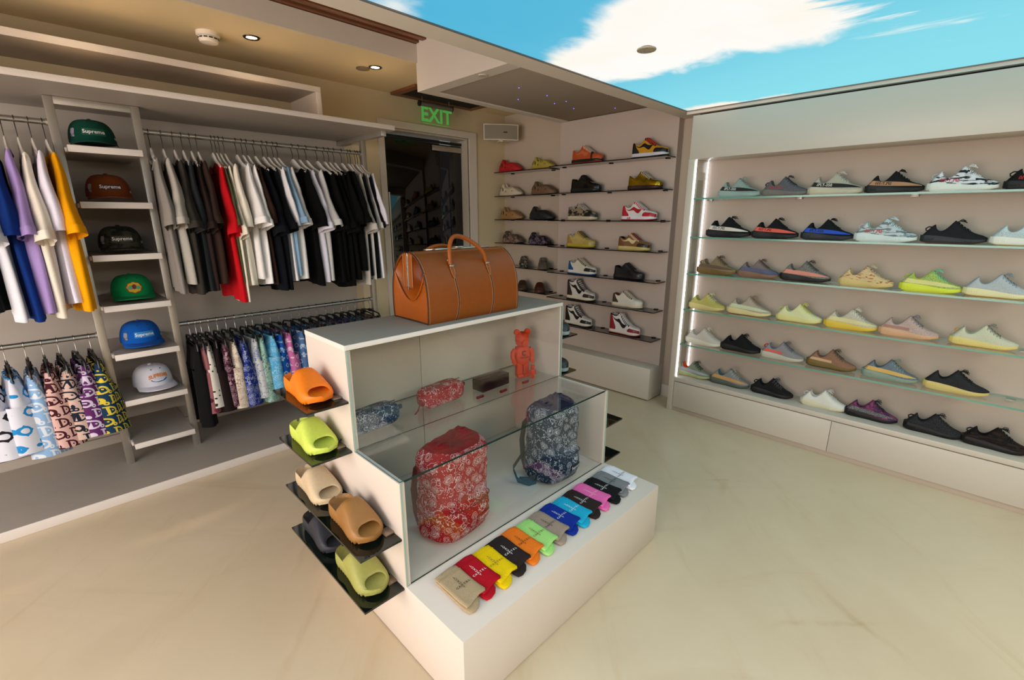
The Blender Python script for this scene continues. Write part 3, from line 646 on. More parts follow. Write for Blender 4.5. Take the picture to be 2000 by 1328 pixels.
def brim_mesh():
    mb = MB(); top = []; n = 20; rows = []
    for lay in (0, .004):
        for k in range(5):
            row = []
            for i in range(n+1):
                a = lerp(-1.32, 1.32, i/n); r0 = cap_surf(a, 0); e = .066*k/4*math.cos(a)**.55
                row.append((r0.x*(1+.02*k/4), r0.y-e, .008-lay-.020*(r0.x/.086)**2*(k/4)*.6-.004*k/4))
            rows.append(row)
    up, lo = rows[:5], rows[5:]; vs = [p for r_ in up for p in r_]; mb.loft(up, closed=False); mb.loft(lo, closed=False); mb.loft([up[-1], lo[-1]], closed=False)
    return mb.me('brim', angle=60)
BRIM = brim_mesh(); EYE = MB().lathe([(.0035, 0), (.0025, .001)], 10).me('eyelet')
def cap(zi, px_, col, lab, txt=None, boxc=None, rz=0.0, mat=None, patch=True, brimc=None):
    z = ZS[zi]; x = P(px_, 0, 1, 3.70).x if False else px_
    t = thing('baseball_cap', lab, 'cap', (x, 3.745, z+.0265), rz, 'caps on the ladder shelves'); t.scale = (1.24, 1.16, 1.12); m = mat or fabric(col)
    ob('crown', CROWN, m, t); ob('brim', BRIM, fabric(brimc) if brimc else m, t); ob('button', BUTTON, m, t)
    def S(u, v, off=.0012):
        a = u/.092; p = cap_surf(a, .02); tt = max(0, (v-.006)/.112); tt = math.asin(min(1, tt))*2/PI; p = cap_surf(a, tt); nrm = Vector((math.sin(a), -math.cos(a), .25)).normalized(); return p+nrm*off
    for s in (-1, 1):
        p = S(s*.03, .1, .0003); ob('eyelet', EYE, fabric('2A3A34'), t, loc=p, rot=(1.2, 0, s*.35))
    if boxc: MB().loft([[S(lerp(-.047, .047, i/10), v, .0008) for i in range(11)] for v in (.034, .044, .055, .066)], closed=False).ob('box_patch', M(boxc, .8), t)
    if txt: textmap(txt, lambda u, v: S(u, .050+v, .002), .0245, .012).ob('lettering', M('E4E2E6', .7), t, smooth=False)
    if patch:
        mb = MB(); mb.add([S(-.092+.011*math.cos(q*PI/4)*(1+.5*(q % 2)), .045+.02*math.sin(q*PI/4)*(1+.4*(q % 2)), .0016) for q in range(8)], [list(range(8))]); mb.ob('side_patch', knit('3A3644', '8A8694', 'marble'), t, smooth=False)
        textmap('NE', lambda u, v: S(.105+u, .028+v, .0016), .018, .02).ob('side_mark', M('C9C9D2', .7), t, smooth=False)
    return t, S
cap(0, .350, '0A3A2E', 'dark green cap with white lettering on the highest ladder shelf', 'Supreme', '0F4A34')
cap(1, .372, '6A3414', 'brown cap with white lettering on the second ladder shelf', 'Supreme', '4A2410')
cap(2, .378, '25261E', 'dark camouflage cap with white lettering on the third ladder shelf', 'Supreme', '3A3A22', mat=knit('15160F', '35362A', 'marble'))
t4, S4 = cap(3, .386, '0B7A44', 'bright green cap with round yellow emblem on the fourth ladder shelf', None, None, patch=False)
def disc(S, r, c, off, k=0.0, n=32, dx=0, ry=.85): return MB().add([S(dx+r*math.cos(2*PI*i/n)*(1+k*math.cos(16*PI*i/n)), c+r*ry*math.sin(2*PI*i/n)*(1+k*math.cos(16*PI*i/n)), off) for i in range(n)], [list(range(n))])
disc(S4, .036, .052, .0016, .06).ob('emblem_ring', M('8E2416', .8), t4, smooth=False); disc(S4, .0315, .052, .0024, .07).ob('emblem_field', M('D0A818', .8), t4, smooth=False)
for dx in (-.017, .017): disc(S4, .0115, .050, .0032, .1, dx=dx, ry=.8).ob('emblem_wing', M('5E9A7E', .8), t4, smooth=False)
disc(S4, .0085, .055, .0040, .12, ry=1.5).ob('emblem_centre', M('6A2430', .8), t4, smooth=False)
cap(4, .380, '0F4FA0', 'blue cap with white lettering on the fifth ladder shelf', 'Supreme', '2A7FC0', rz=.1)
t6, S6 = cap(5, .395, 'CFCCD6', 'white cap with orange lettering on the sixth ladder shelf', None, None, rz=.22, patch=False)
textmap('SUPREME', lambda u, v: S6(u, .058+v*1.2+.006*math.cos(u*40), .002), .024, .03).ob('lettering', M('D8781A', .7), t6, smooth=False)
mb = MB(); mb.add([S6(.04*math.cos(PI+PI*i/10), .043+.016*math.sin(PI+PI*i/10), .0017) for i in range(11)], [list(range(11))]); mb.ob('wave_print', M('1F4A8C', .7), t6, smooth=False)
textmap('Supreme', lambda u, v: S6(u, .048+v, .0026), .014, .02).ob('script', M('C8DCEC', .7), t6, smooth=False)
# ------------------------------------------------------------------ shoes
class Last:                               # a shoe form: x 0 heel .. L toe, -y is the side the camera sees
    def __init__(s, L, w, base, top, wt, open_=(.07, .40), lean=.0, solew=1.03, ribs=0, floor=.045, p=.8, q=.9, zb=None, tr=.86):
        s.tr = tr
        s.L, s.w, s.base, s.top, s.wt, s.open, s.lean, s.solew, s.ribs, s.fl, s.p, s.q, s.zb = L, w, base, top, wt, open_, lean, solew, ribs, floor, p, q, zb or [(0, .004), (.1, 0), (.72, 0), (1, .012)]
    def half(s, t):
        e = 1.0
        if t < .06: e = math.sqrt(max(0, 1-((.06-t)/.06)**2))
        if t > s.tr: e = math.sqrt(max(0, 1-((t-s.tr)/(1-s.tr))**2))
        return ip(t, s.w)*max(e, .04)
    def side(s, t, v, off=0.0, sg=-1):
        wu = s.half(t)*.965; wt = min(ip(t, s.wt), wu*.8); b = ip(t, s.base)-.004; h = ip(t, s.top)
        a = v*PI/2; y = wt+(wu-wt)*max(0, math.cos(a))**s.p; z = b+(h-b)*math.sin(a)**s.q if v > 0 else b
        x = t*s.L
        if t < .3: x += s.lean*(1-t/.3)*max(0, (z-.045)/.06)
        ny, nz = math.cos(a)+.15, math.sin(a)
        ex = 0.0
        if t < .06: ex = -(1-t/.06)*1.2
        if t > .9: ex = (t-.9)/.1*1.4
        n = Vector((ex, sg*ny, nz)).normalized()
        return Vector((x, sg*y, z))+n*off
    def vz(s, t, z):
        b = ip(t, s.base)-.004; h = ip(t, s.top); k = max(0, min(.96, (z-b)/(h-b)))**(1/s.q); return math.asin(k)*2/PI
    def zstrip(s, t0, t1, lo, hi, off=.0009, n=26, rows=5, sides=-1):
        mb = MB()
        for sg in (sides,):
            mb.loft([[s.side(t, s.vz(t, lerp(ip(t, lo), ip(t, hi), r/rows)), off, sg) for t in [lerp(t0, t1, i/n) for i in range(n+1)]] for r in range(rows+1)], closed=False)
        return mb
    def stations(s, n): return [.004+.992*(.5-.5*math.cos(PI*i/(n-1)))*.35+.992*i/(n-1)*.65 for i in range(n)]
    def upper(s):
        T = s.stations(34); n = 8; out = MB(); inn = MB(); rows = []
        for t in T:
            rows.append([s.side(t, j/n) for j in range(n+1)]+[s.side(t, j/n, 0, 1) for j in range(n, -1, -1)])
        m = 2*n+2; vs = [p for r in rows for p in r]; fs = []
        o0, o1 = s.open
        for i in range(len(T)-1):
            tm = (T[i]+T[i+1])/2
            for j in range(m-1):
                if j == n and o0 < tm < o1: continue
                fs.append([i*m+j, i*m+j+1, (i+1)*m+j+1, (i+1)*m+j])
        fs.append(list(range(m))[::-1]); fs.append([(len(T)-1)*m+j for j in range(m)])
        out.add(vs, fs)
        iv = []; idx = [i for i in range(len(T)-1) if o0 < (T[i]+T[i+1])/2 < o1]; st = [T[i] for i in idx]+[T[idx[-1]+1]]
        for t in st:
            a, b = s.side(t, 1), s.side(t, 1, 0, 1); wq = min(.004, abs(a.y)*.3)
            iv.append([a, a+Vector((0, wq, .0018)), Vector((a.x, a.y*.80, lerp(a.z, s.fl, .55))), Vector((a.x, a.y*.8, s.fl)), Vector((a.x, -a.y*.8, s.fl)), Vector((a.x, b.y*.80, lerp(a.z, s.fl, .55))), b+Vector((0, -wq, .0018)), b])
        inn.loft(iv, cap=True, closed=False); k = len(iv[0]); inn.f += [list(range(k)), [(len(iv)-1)*k+j for j in range(k)]]; inn.m += [0, 0]
        return out.me('upper', angle=55), inn.me('lining', angle=55)
    def sole(s, stations=None, z0=0.0, z1=1.0, k=1.0):
        n = stations or (76 if s.ribs else 30); rings = []
        for i, t in enumerate(s.stations(n)):
            w = s.half(t)*s.solew*k; zb = ip(t, s.zb); h = ip(t, s.base)-zb; a = zb+h*z0; hh = h*(z1-z0)
            r = 1-(s.ribs if i % 2 else 0) if .04 < t < .96 else 1
            x = t*s.L+(-.006 if t < .03 else 0)
            q = [(-w*.86, a), (-w*.99*r, a+hh*.22), (-w*1.03*r, a+hh*.5), (-w*1.0*r, a+hh*.8), (-w*.93, a+hh)]
            rings.append([(x, y, z) for y, z in q]+[(x, -y, z) for y, z in q[::-1]])
        return MB().loft(rings).me('sole', angle=50)
    def strip(s, t0, t1, lo, hi, off=.0009, n=26, both=True, rows=5, sides=-1):
        mb = MB()
        for sg in (sides,):
            g = []
            for r in range(rows+1):
                g.append([s.side(lerp(t0, t1, i/n), lerp(ip(lerp(t0, t1, i/n), lo), ip(lerp(t0, t1, i/n), hi), r/rows), off, sg) for i in range(n+1)])
            mb.loft(g, closed=False)
        return mb
    def laces(s, t0, t1, n=5, r=.0023, v=.74, bow=True, zig=True):
        mb = MB()
        for i in range(n):
            t = lerp(t0, t1, i/(n-1)); t2 = lerp(t0, t1, min(1, (i+.6)/(n-1)))
            a, b = s.side(t, v, .002), s.side(t2 if zig else t, v, .002, 1); c = [s.side(lerp(t, t2, .3), lerp(v, 1, .6), .003), s.side(lerp(t, t2, .7) if zig else t, lerp(v, 1, .6), .003, 1)]
            mb.tube([s.side(t, v-.16, .001), a, c[0], c[1], b], r, 5)
            a, b = s.side(t, v, .0035, 1), s.side(t2 if zig else t, v, .0035)
            if zig: mb.tube([a, s.side(t, .95, .004, 1), s.side(t2, .95, .004), b], r, 5)
        if bow:
            o = s.side(t0, 1, .004); o = Vector((o.x+.004, 0, o.z+.002))
            for sg in (-1, 1):
                mb.tube([o, o+Vector((.012, sg*.016, .010)), o+Vector((.026, sg*.028, .004)), o+Vector((.030, sg*.022, -.006)), o+Vector((.014, sg*.010, -.001)), o], r, 5)
                mb.tube([o, o+Vector((.018, sg*.012, .004)), o+Vector((.036, sg*.020, -.010))], r, 5)
        return mb.me('laces', angle=70)
    def txt(s, string, tc, vf, size, mirror=False, off=.0022, tilt=0.0):
        def fn(u, v):
            t = tc+u/s.L; return s.side(t, s.vz(t, vf(t)+v), off)
        return textmap(string, fn, size, .016, mirror)
RUN = Last(.30, [(0, .036), (.1, .041), (.28, .040), (.45, .039), (.68, .047), (.84, .044), (1, .034)], [(0, .048), (.15, .048), (.4, .041), (.7, .030), (.9, .028), (1, .032)],
           [(0, .098), (.03, .110), (.08, .107), (.14, .093), (.20, .079), (.27, .072), (.34, .079), (.41, .104), (.46, .127), (.49, .136), (.53, .123), (.62, .097), (.72, .077), (.82, .061), (.92, .051), (1, .038)],
           [(0, .016), (.06, .024), (.2, .029), (.38, .024), (.48, .014), (.6, .011), (.8, .006), (1, .003)], (.045, .475), .044, 1.05, .045, .056, tr=.74, zb=[(0, .014), (.06, .004), (.15, 0), (.68, 0), (.85, .004), (1, .016)])
LOWC = dict(w=[(0, .034), (.1, .038), (.3, .037), (.5, .039), (.7, .047), (.85, .046), (1, .038)], base=[(0, .031), (.5, .029), (.8, .027), (1, .027)], wt=[(0, .020), (.1, .027), (.25, .028), (.36, .024), (.45, .019), (.6, .016), (.72, .012), (.85, .012), (1, .008)])
LOW = Last(.295, LOWC['w'], LOWC['base'], [(0, .088), (.05, .096), (.12, .088), (.2, .080), (.28, .088), (.35, .112), (.40, .122), (.46, .112), (.56, .094), (.68, .074), (.78, .064), (.9, .059), (1, .046)], LOWC['wt'], (.05, .39), .004, 1.06, 0, .05, .62, .8, [(0, 0), (.75, 0), (1, .006)])
HIGH = Last(.295, LOWC['w'], LOWC['base'], [(0, .128), (.05, .140), (.12, .136), (.2, .130), (.28, .134), (.34, .150), (.38, .150), (.44, .128), (.55, .098), (.68, .075), (.78, .064), (.9, .059), (1, .046)], LOWC['wt'], (.05, .36), .0, 1.06, 0, .06, .55, .85, [(0, 0), (.75, 0), (1, .006)])
CLOG = Last(.285, [(0, .036), (.12, .043), (.35, .045), (.6, .054), (.8, .052), (1, .034)], [(0, .022), (.5, .018), (1, .02)],
            [(0, .050), (.06, .080), (.12, .104), (.165, .134), (.20, .138), (.235, .115), (.28, .092), (.34, .088), (.42, .094), (.52, .101), (.63, .098), (.75, .082), (.88, .056), (1, .032)], [(0, .010), (.1, .014), (.18, .012), (.28, .026), (.4, .020), (.6, .014), (.8, .008), (1, .004)], (.21, .42), .0, 1.0, 0, .04, .55, .75, [(0, .012), (.12, .002), (.7, 0), (1, .014)])
G = {}
def PAIR(fn, nm, *a): return [fn(*a, sides=-1).me(nm), fn(*a, sides=1).me(nm)]
def obs(nm, pair, m, t):
    for me in pair: ob(nm, me, m, t)
for nm, L in (('run', RUN), ('low', LOW), ('high', HIGH), ('clog', CLOG)): u, l = L.upper(); G[nm] = dict(upper=u, lining=l, sole=L.sole())
G['run']['out'] = RUN.sole(30, 0, .13, 1.012); G['run']['laces'] = RUN.laces(.52, .72, 5)
G['run']['stripe'] = PAIR(RUN.zstrip, 'stripe', .02, .95, [(0, .054), (.3, .047), (.6, .042), (.95, .039)], [(0, .080), (.3, .073), (.6, .066), (.8, .055), (.95, .042)])
G['run']['halfstripe'] = PAIR(RUN.zstrip, 'stripe', .05, .52, [(0, .054), (.3, .048), (.6, .044)], [(0, .072), (.3, .066), (.6, .061)])
G['run']['tab'] = MB().tube([(.030, 0, .074), (.016, 0, .076), (.014, 0, .088), (.026, 0, .098), (.044, 0, .097)], .010, 8, flat=.35).me('heel_tab')
for nm, L, a in (('low', LOW, (.42, .66)), ('high', HIGH, (.40, .66))):
    G[nm]['laces'] = L.laces(*a, 7, .0026, .70, False, False); G[nm]['out'] = L.sole(30, 0, .32, 1.012)
    G[nm]['toe'] = PAIR(L.strip, 'toe_panel', .66, .995, [(0, 0), (1, 0)], [(.66, .16), (.72, .40), (.85, .46), (1, .5)], .0012)
    G[nm]['heel'] = PAIR(L.strip, 'heel_panel', .006, .24, [(0, 0), (1, 0)], [(0, .95), (.10, .9), (.13, .55), (.24, .10)], .0013)
    G[nm]['eye'] = PAIR(L.strip, 'eyestay', .38, .70, [(.38, .58), (.55, .5), (.70, .55)], [(0, .86), (1, .86)], .0013)
    G[nm]['swoosh'] = PAIR(L.strip, 'swoosh', .10, .62, [(.10, .62), (.25, .38), (.40, .20), (.50, .13), (.56, .19), (.60, .36), (.62, .50)], [(.10, .64), (.25, .49), (.38, .40), (.46, .36), (.52, .38), (.58, .46), (.62, .53)], .0024)
G['high']['collar'] = PAIR(HIGH.strip, 'collar_panel', .01, .36, [(0, .70), (.36, .78)], [(0, .99), (1, .99)], .0016)
def holes_mesh(L):
    mb = MB()
    for sg in (-1, 1):
        for t, v, a, b in ((.12, .42, .020, .016), (.22, .28, .016, .011), (.36, .24, .012, .007), (.46, .60, .009, .005), (.50, .42, .009, .004), (.55, .62, .009, .005), (.58, .44, .008, .004), (.63, .60, .008, .004), (.68, .26, .007, .005), (.72, .28, .007, .004)):
            mb.add([L.side(t+a*1.5*math.cos(q*PI/6), v+b*14*math.sin(q*PI/6), .0007, sg) for q in range(12)], [list(range(12))])
    return mb.me('vent_holes', False)
G['clog']['holes'] = holes_mesh(CLOG)
PALE, DK = M('BFB9B0', .8), M('1C1C1D', .8)
def runner(loc, rz, lab, grp, up, sole, stripe=None, lace='D8D2C8', lining=None, out=None, txt=None, mirror=False, tab=None, halfs=None, scale=1.0):
    t = thing('sneaker', lab, 'sneaker', loc, rz, grp); t.scale = (scale, scale, scale); g = G['run']
    um = knit(*up) if isinstance(up, tuple) else knit(up, up)
    ob('upper', g['upper'], um, t); ob('lining', g['lining'], fabric(lining) if lining else um, t)
    ob('sole', g['sole'], M(sole, .55, spec=.35), t)
    if out: ob('outsole', g['out'], M(out, .5), t)
    ob('laces', g['laces'], M(lace, .85), t)
    if stripe: obs('stripe', g['stripe'], knit(*stripe) if isinstance(stripe, tuple) else M(stripe, .8), t)
    if halfs: obs('stripe', g['halfstripe'], M(halfs, .8), t)
    if tab: ob('heel_tab', g['tab'], M(tab, .8), t)
    if txt:
        k = ('t', mirror)
        if k not in G: G[k] = RUN.txt('SPLY-350', .30, lambda q: ip(q, [(0, .066), (.3, .060), (.6, .054)]), .0235, mirror).me('lettering', False)
        ob('lettering', G[k], M(txt, .8), t)
    return t
def court(kind, loc, rz, lab, grp, up, sole, out=None, toe=None, heel=None, eye=None, swoosh=None, lace='D8D4CC', collar=None, lining='CFC8BE', gloss=.35, scale=1.0, mode=None, metal=0):
    t = thing('sneaker', lab, 'sneaker', loc, rz, grp); t.scale = (scale, scale, scale*(1.16 if kind == 'low' else 1.24)); g = G[kind]
    mm = lambda c: knit(*c) if isinstance(c, tuple) else M(c, gloss, metal)
    ob('upper', g['upper'], mm(up), t); ob('lining', g['lining'], fabric(lining), t); ob('sole', g['sole'], M(sole, .5), t)
    if out: ob('outsole', g['out'], M(out, .5), t)
    for nm, c in (('toe', toe), ('heel', heel), ('eye', eye), ('swoosh', swoosh)):
        if c: obs({'toe': 'toe_panel', 'heel': 'heel_panel', 'eye': 'eyestay', 'swoosh': 'swoosh'}[nm], g[nm], mm(c), t)
    if collar and kind == 'high': obs('collar_panel', g['collar'], mm(collar), t)
    if lace: ob('laces', g['laces'], M(lace, .85), t)
    return t
def clog(loc, rz, lab, grp, c, c2=None, gloss=.6, scale=1.0):
    t = thing('foam_clog', lab, 'clog', loc, rz, grp); t.scale = (scale, scale, scale*.86); g = G['clog']
    m = knit(c, c2, 'marble') if c2 else M(c, gloss, grain=60)
    ob('upper', g['upper'], m, t); ob('lining', g['lining'], m, t); ob('sole', g['sole'], m, t); ob('vent_holes', g['holes'], M('14110F', .8), t)['kind'] = 'stuff'
    return t
# --- runners on the lit wall unit: (heel px, toe px, args)
UR_ = [
 [(1375.6, 1453.9, 'sage grey', dict(up=('7E8F88', '93A39B'), stripe='161818', txt='C8CFC8', sole='8FA39B', lace='9FB0A8')),
  (1456, 1537, 'dark grey with red mirrored lettering', dict(up=('4E4C50', '66636A'), txt='B03A30', mirror=True, sole='6E675E', lace='3E3C42', tab='4A474C')),
  (1540, 1643, 'beige with black side band', dict(up=('A39C8C', 'B3AC9C'), stripe='151515', txt='C9C4B4', sole='BFB49A', lace='CFCBC2')),
  (1644.5, 1751, 'black with copper side band', dict(up='121212', stripe='A97E5C', txt='1C1512', mirror=True, sole='1B1918', lace='0E0E0E')),
  (1758, 1894, 'white zebra-striped with red lettering', dict(up=('D3D6DA', '26282C', 'zebra'), txt='B0203C', mirror=True, sole='D8DAD0', lace='E2E2DE', tab='D8D8DA')),
  (1899, 2036, 'black with bold red lettering', dict(up='0C0C0D', txt='B01C26', mirror=True, sole='161414', lace='0B0B0C', tab='151213'))],
 [(1361.6, 1445.8, 'black with cream side band', dict(up='101011', stripe='CFC8BC', txt='2A2622', mirror=True, sole='151415', lace='0C0C0D')),
  (1447, 1536, 'black with coral red side band', dict(up='121213', stripe='D85A4A', txt='3A1412', mirror=True, sole='1B191A', lace='0D0D0E')),
  (1540, 1640, 'black with royal blue side band', dict(up='0E0F12', stripe='1C48B4', txt='0C1020', sole='26262A', lace='0B0B0D')),
  (1641, 1763.6, 'pale blue zebra-striped', dict(up=('B9C2C4', '6E777C', 'zebra'), txt='B8342E', mirror=True, sole='CBD6D2', lace='CFE0E2', tab='D3D4DA', lining='A9CFC4')),
  (1767, 1889.6, 'black with gum outsole', dict(up=('141416', '1E1E22'), sole='2A2A2E', out='5A3C20', lace='101012', tab='141416')),
  (1899, 2025, 'pale blue with cream band', dict(up=('A9BCC2', 'C4D0D2'), stripe=('C9CEC4', '8FA4B4'), sole='DAD9CC', out='B8A272', lace='9AA8B0'))],
 [(1351, 1427.5, 'earth brown', dict(up=('7A664C', '8A7658'), stripe='5C4A36', sole='6E5428', lace='6A5644', tab='7A6450')),
  (1428.5, 1510, 'brown fading to blue', dict(up=('4F566E', '7A6A66', 'fade'), stripe=('4A5470', '6A6478'), sole='7E5E4A', lace='6A5448')),
  (1512, 1611.5, 'grey with salmon pink band', dict(up=('4E4C4A', '8A8880'), stripe='D08472', sole='1C1A1A', lace='55534E')),
  (1626, 1736, 'cream multicolour flecked', dict(up=('C9B184', 'A85A34', 'splash'), sole='C8B070', lace='CDBFA4')),
  (1745.7, 1862, 'neon yellow-green', dict(up=('6A8A5E', 'BFCF5A'), stripe='D2CB84', sole='CDD63A', lace='7FCBA0', tab='C4D23E', lining='D2DC3A')),
  (1871.8, 2000, 'pale grey-blue with amber outsole', dict(up=('9CA4A8', 'B4BABA'), sole='D8D0A0', out='B88A44', lace='8E979C'))],
 [(1342, 1411, 'muted yellow', dict(up=('A8A254', 'B8AE66'), sole='C9B87A', lace='D8D2B0')),
  (1417, 1505, 'grey-beige with pale green band', dict(up=('9A8E80', 'B0A494'), stripe='BFC6A2', sole='CFC088', out='7A4A34', lace='A88C78')),
  (1515.5, 1602, 'butter yellow', dict(up=('CACA98', 'D6D4A6'), sole='CFC884', out='B09050', lace='D4D070', tab='D0CC5A')),
  (1611.7, 1723, 'white-beige with bright yellow sole', dict(up=('A89E88', 'C8C4B4'), stripe='CFC58E', sole='D2B23A', lace='D9D5C8')),
  (1723, 1848.7, 'dusty pink', dict(up=('A08A84', 'BFA8A0'), halfs='A07468', sole='C79C78', lace='8E868A')),
  (1868, 2003, 'pale mint with amber heel loop', dict(up=('C4C4AC', 'B4B49C'), sole='D0BE74', out='B88C3C', lace='8F8C80', tab='D0A048'))],
 [(1342, 1417, 'bone white', dict(up=('B8B0A6', 'C4BCB2'), sole='CFC8B4', lace='D2C9BA', tab='C9BCAC')),
  (1413, 1495.6, 'fully black', dict(up='0F0F10', sole='0E0D0D', lace='0C0C0C')),
  (1495.6, 1580.5, 'grey with orange-red heel loop', dict(up=('7A767A', '8C888A'), halfs='D0564A', sole='B4B0A0', lace='6E6C72', tab='CE2E1E')),
  (1590, 1695, 'taupe brown with olive sole', dict(up=('7A5A46', '8F6A54'), halfs='C09A74', sole='6A5626', out='2A2018', lace='5C5040')),
  (1706, 1828, 'slate blue with yellow band', dict(up=('4E5C6A', '76828C'), stripe='C8A458', sole='7F8F80', lace='8A948E')),
  (1836.6, 1981.8, 'dark carbon with pale yellow sole', dict(up=('1A1B1E', '2E3034'), stripe='0E0F11', sole='C6B26E', lace='17181A'))],
 [(1329, 1400, 'sage green with orange lining', dict(up=('6C7460', '7C846E'), stripe='9A96A0', sole='9FA878', out='A87434', lace='2E3228', lining='D8501E')),
  (1399.6, 1481, 'grey with orange band', dict(up=('6E726E', '86888A'), stripe='BD8A50', sole='50584E', out='3E3A30', lace='B0AA9C', lining='4E6470')),
  (1485, 1575, 'black with grey flecked laces', dict(up='121214', sole='121112', lace='4A484C', tab='161214')),
  (1591, 1682, 'cream white', dict(up=('CFCDC4', 'D8D6CE'), sole='CFC8AC', lace='DAD8D0', tab='D4D2CA')),
  (1687, 1804, 'purple and black patterned', dict(up=('43284A', '7A3A5C', 'marble'), stripe=('1A1A1C', '8A8C8A'), sole='0F0F10', lace='2A2430')),
  (1816, 1939.5, 'black with speckled upper', dict(up=('0E0E0F', '34343A'), sole='0D0D0D', lace='2C2C30', tab='141214')),
  (1945.4, 2065, 'black with dark brown lines', dict(up=('0D0D0E', '2A1A16', 'zebra'), sole='131111', lace='101010', tab='131112'))]]
ROWN = ['top', 'second', 'third', 'fourth', 'fifth', 'bottom']
for r, row in enumerate(UR_):
    z = (ZU+[ZB])[r]; zz = z+.0004
    for h, tq, nm, kw in row:
        ya, yb = P(h, 600, 0, 3.668).y, P(tq, 600, 0, 3.668).y; ln = ya-yb
        runner((3.715, ya-.002, zz), -PI/2+R.uniform(-.03, .03), '%s knit sneaker on the lit unit, %s row' % (nm, ROWN[r]), 'knit sneakers on the lit wall unit', scale=max(.94, min(1.12, ln/.305)), **kw)
# --- court sneakers on the smoked shelves
CR = [
 ('low', 0, 1109, 1165, 'orange leather with black band', dict(up='B04E28', sole='1A1614', out='B8401C', toe='B4501F', heel='A84820', eye='B35428', swoosh='C0663C')),
 ('low', 0, 1219, 1286, 'black and gold with red extra lace', dict(up='C08A1A', sole='CFCCD2', toe='141418', heel='16161A', eye='17171B', swoosh='101014', lace='D83A2A', out='1A1A20')),
 ('low', 1, 1108.6, 1163, 'all-black glossy leather', dict(up='15120F', sole='12100E', toe='171411', heel='17130F', eye='16130F', swoosh='1C1814', lace='12100E', gloss=.22, lining='15120F')),
 ('low', 1, 1215.6, 1279, 'metallic gold with brown sole', dict(up='A8861C', sole='2E1814', toe='B08E20', heel='9C7C18', eye='A88618', swoosh='8E7014', lace='CFC8B8', gloss=.25, metal=.85)),
 ('low', 2, 1104, 1158, 'black and cream patterned', dict(up=('1C1814', '9A8A70', 'marble'), sole='C6B89C', toe='1A1816', heel=('1A1614', '7A6C58', 'marble'), eye='5E5040', swoosh='8A7A62', lace='D2CCC0')),
 ('low', 2, 1207, 1273.5, 'red and white leather', dict(up='D6D2D0', sole='DAD6D8', out='A81A28', toe='A81828', heel='AE1A2A', eye='AC1A28', swoosh='A01626', lace='DDD9D4')),
 ('low', 3, 1104, 1157, 'pale yellow suede', dict(up='B49C58', sole='B09A34', toe='A8924E', heel='9A7C40', eye='B8A05C', swoosh='BBA562', lace='4E4428', out='8A7A2C')),
 ('low', 3, 1203, 1264.4, 'brown and cream with pale yellow sole', dict(up='7A5434', sole='C2AE6A', toe='1E1612', heel='6A4428', eye='C8B88E', swoosh='CDBB90', lace='A04438', lining='1E1612')),
 ('low', 4, 1107.6, 1161.5, 'white, black and blue', dict(up='D2CCBE', sole='D6D0C4', out='24508C', toe='191715', heel='1F4C8A', eye='1B1918', swoosh='D0C9B8', lace='C9BC9C')),
 ('low', 4, 1198, 1257, 'plain black low-top', dict(up='141416', sole='131316', toe='17171A', heel='17171A', eye='151518', swoosh='101013', lace='121215', lining='151518')),
 ('high', 5, 1106.8, 1161, 'dark brown and white high-top', dict(up='CFC8BE', sole='CFC4AE', toe='2E221C', heel='32251E', eye='2C201A', swoosh='141212', lace='1C1816', collar='2A1F1A', out='3A2A20')),
 ('low', 5, 1197.6, 1258, 'cream white and brown low-top', dict(up='D4CDC0', sole='D2C6AE', toe='D0C9BC', heel='43352C', eye='3E322A', swoosh='D3CCBE', lace='D0C4A8', lining='7A3A34')),
 ('high', 6, 1104.6, 1157, 'white and black high-top', dict(up='D2CCC4', sole='CFC6B6', toe='1B1715', heel='1D1917', eye='1B1816', swoosh='171413', lace='191513', collar='191614', out='2A2420')),
 ('high', 6, 1195, 1256.7, 'red, white and black high-top', dict(up='D6D0CC', sole='D4C9BC', toe='7E1826', heel='841A28', eye='1C1618', swoosh='161214', lace='D8D3CC', collar='1A1416', out='7A1826'))]
for kind, r, a, b, nm, kw in CR:
    ya, yb = P(a, 500, 0, 3.66).y, P(b, 500, 0, 3.66).y
    t = court(kind, (3.703, ya-.002, ZR[r]+.0004), -PI/2, '%s sneaker on the %s smoked shelf' % (nm, ORD[r]), 'leather sneakers on the projecting panel', scale=max(.95, min(1.1, (ya-yb)/.302)), **kw)
    if nm.startswith('red and white'): textmap('AIR', lambda u, v: LOW.side(.26+u/.295, 0, .0055)+Vector((0, 0, -.012+v)), .022, .02).ob('sole_lettering', M('A81828', .7), t, smooth=False)
    if nm.startswith('orange'): LOW.strip(.70, .755, [(0, 0), (1, 0)], [(0, .97), (1, .97)], .004, 4, True, 8).ob('band', M('161412', .7), t)
CLG = [(0, 972, 1017, 'red', 'B4121C', None), (0, 1034, 1076, 'mustard yellow', 'A8963C', None), (1, 973, 1018, 'cream', 'CDBFA6', None), (1, 1034, 1085, 'brown', '6E5440', None), (2, 974, 1020, 'tan', '9A7448', None), (2, 1031, 1083.5, 'black', '17181C', None),
       (3, 977.5, 1016.5, 'mottled grey brown', '4E443C', '8A6E60'), (3, 1029, 1071, 'glossy black and lilac splashed', '16121A', '6A5A66')]
for r, a, b, nm, c, c2 in CLG:
    ya, yb = P(a, 400, 0, 3.72).y, P(b, 400, 0, 3.72).y
    clog((3.772, ya, ZL[r]+.0004), -PI/2, '%s foam clog on the %s corner shelf' % (nm, ORD[r]), 'foam clogs in the corner recess', c, c2, scale=max(.92, min(1.12, (ya-yb)/.288)))
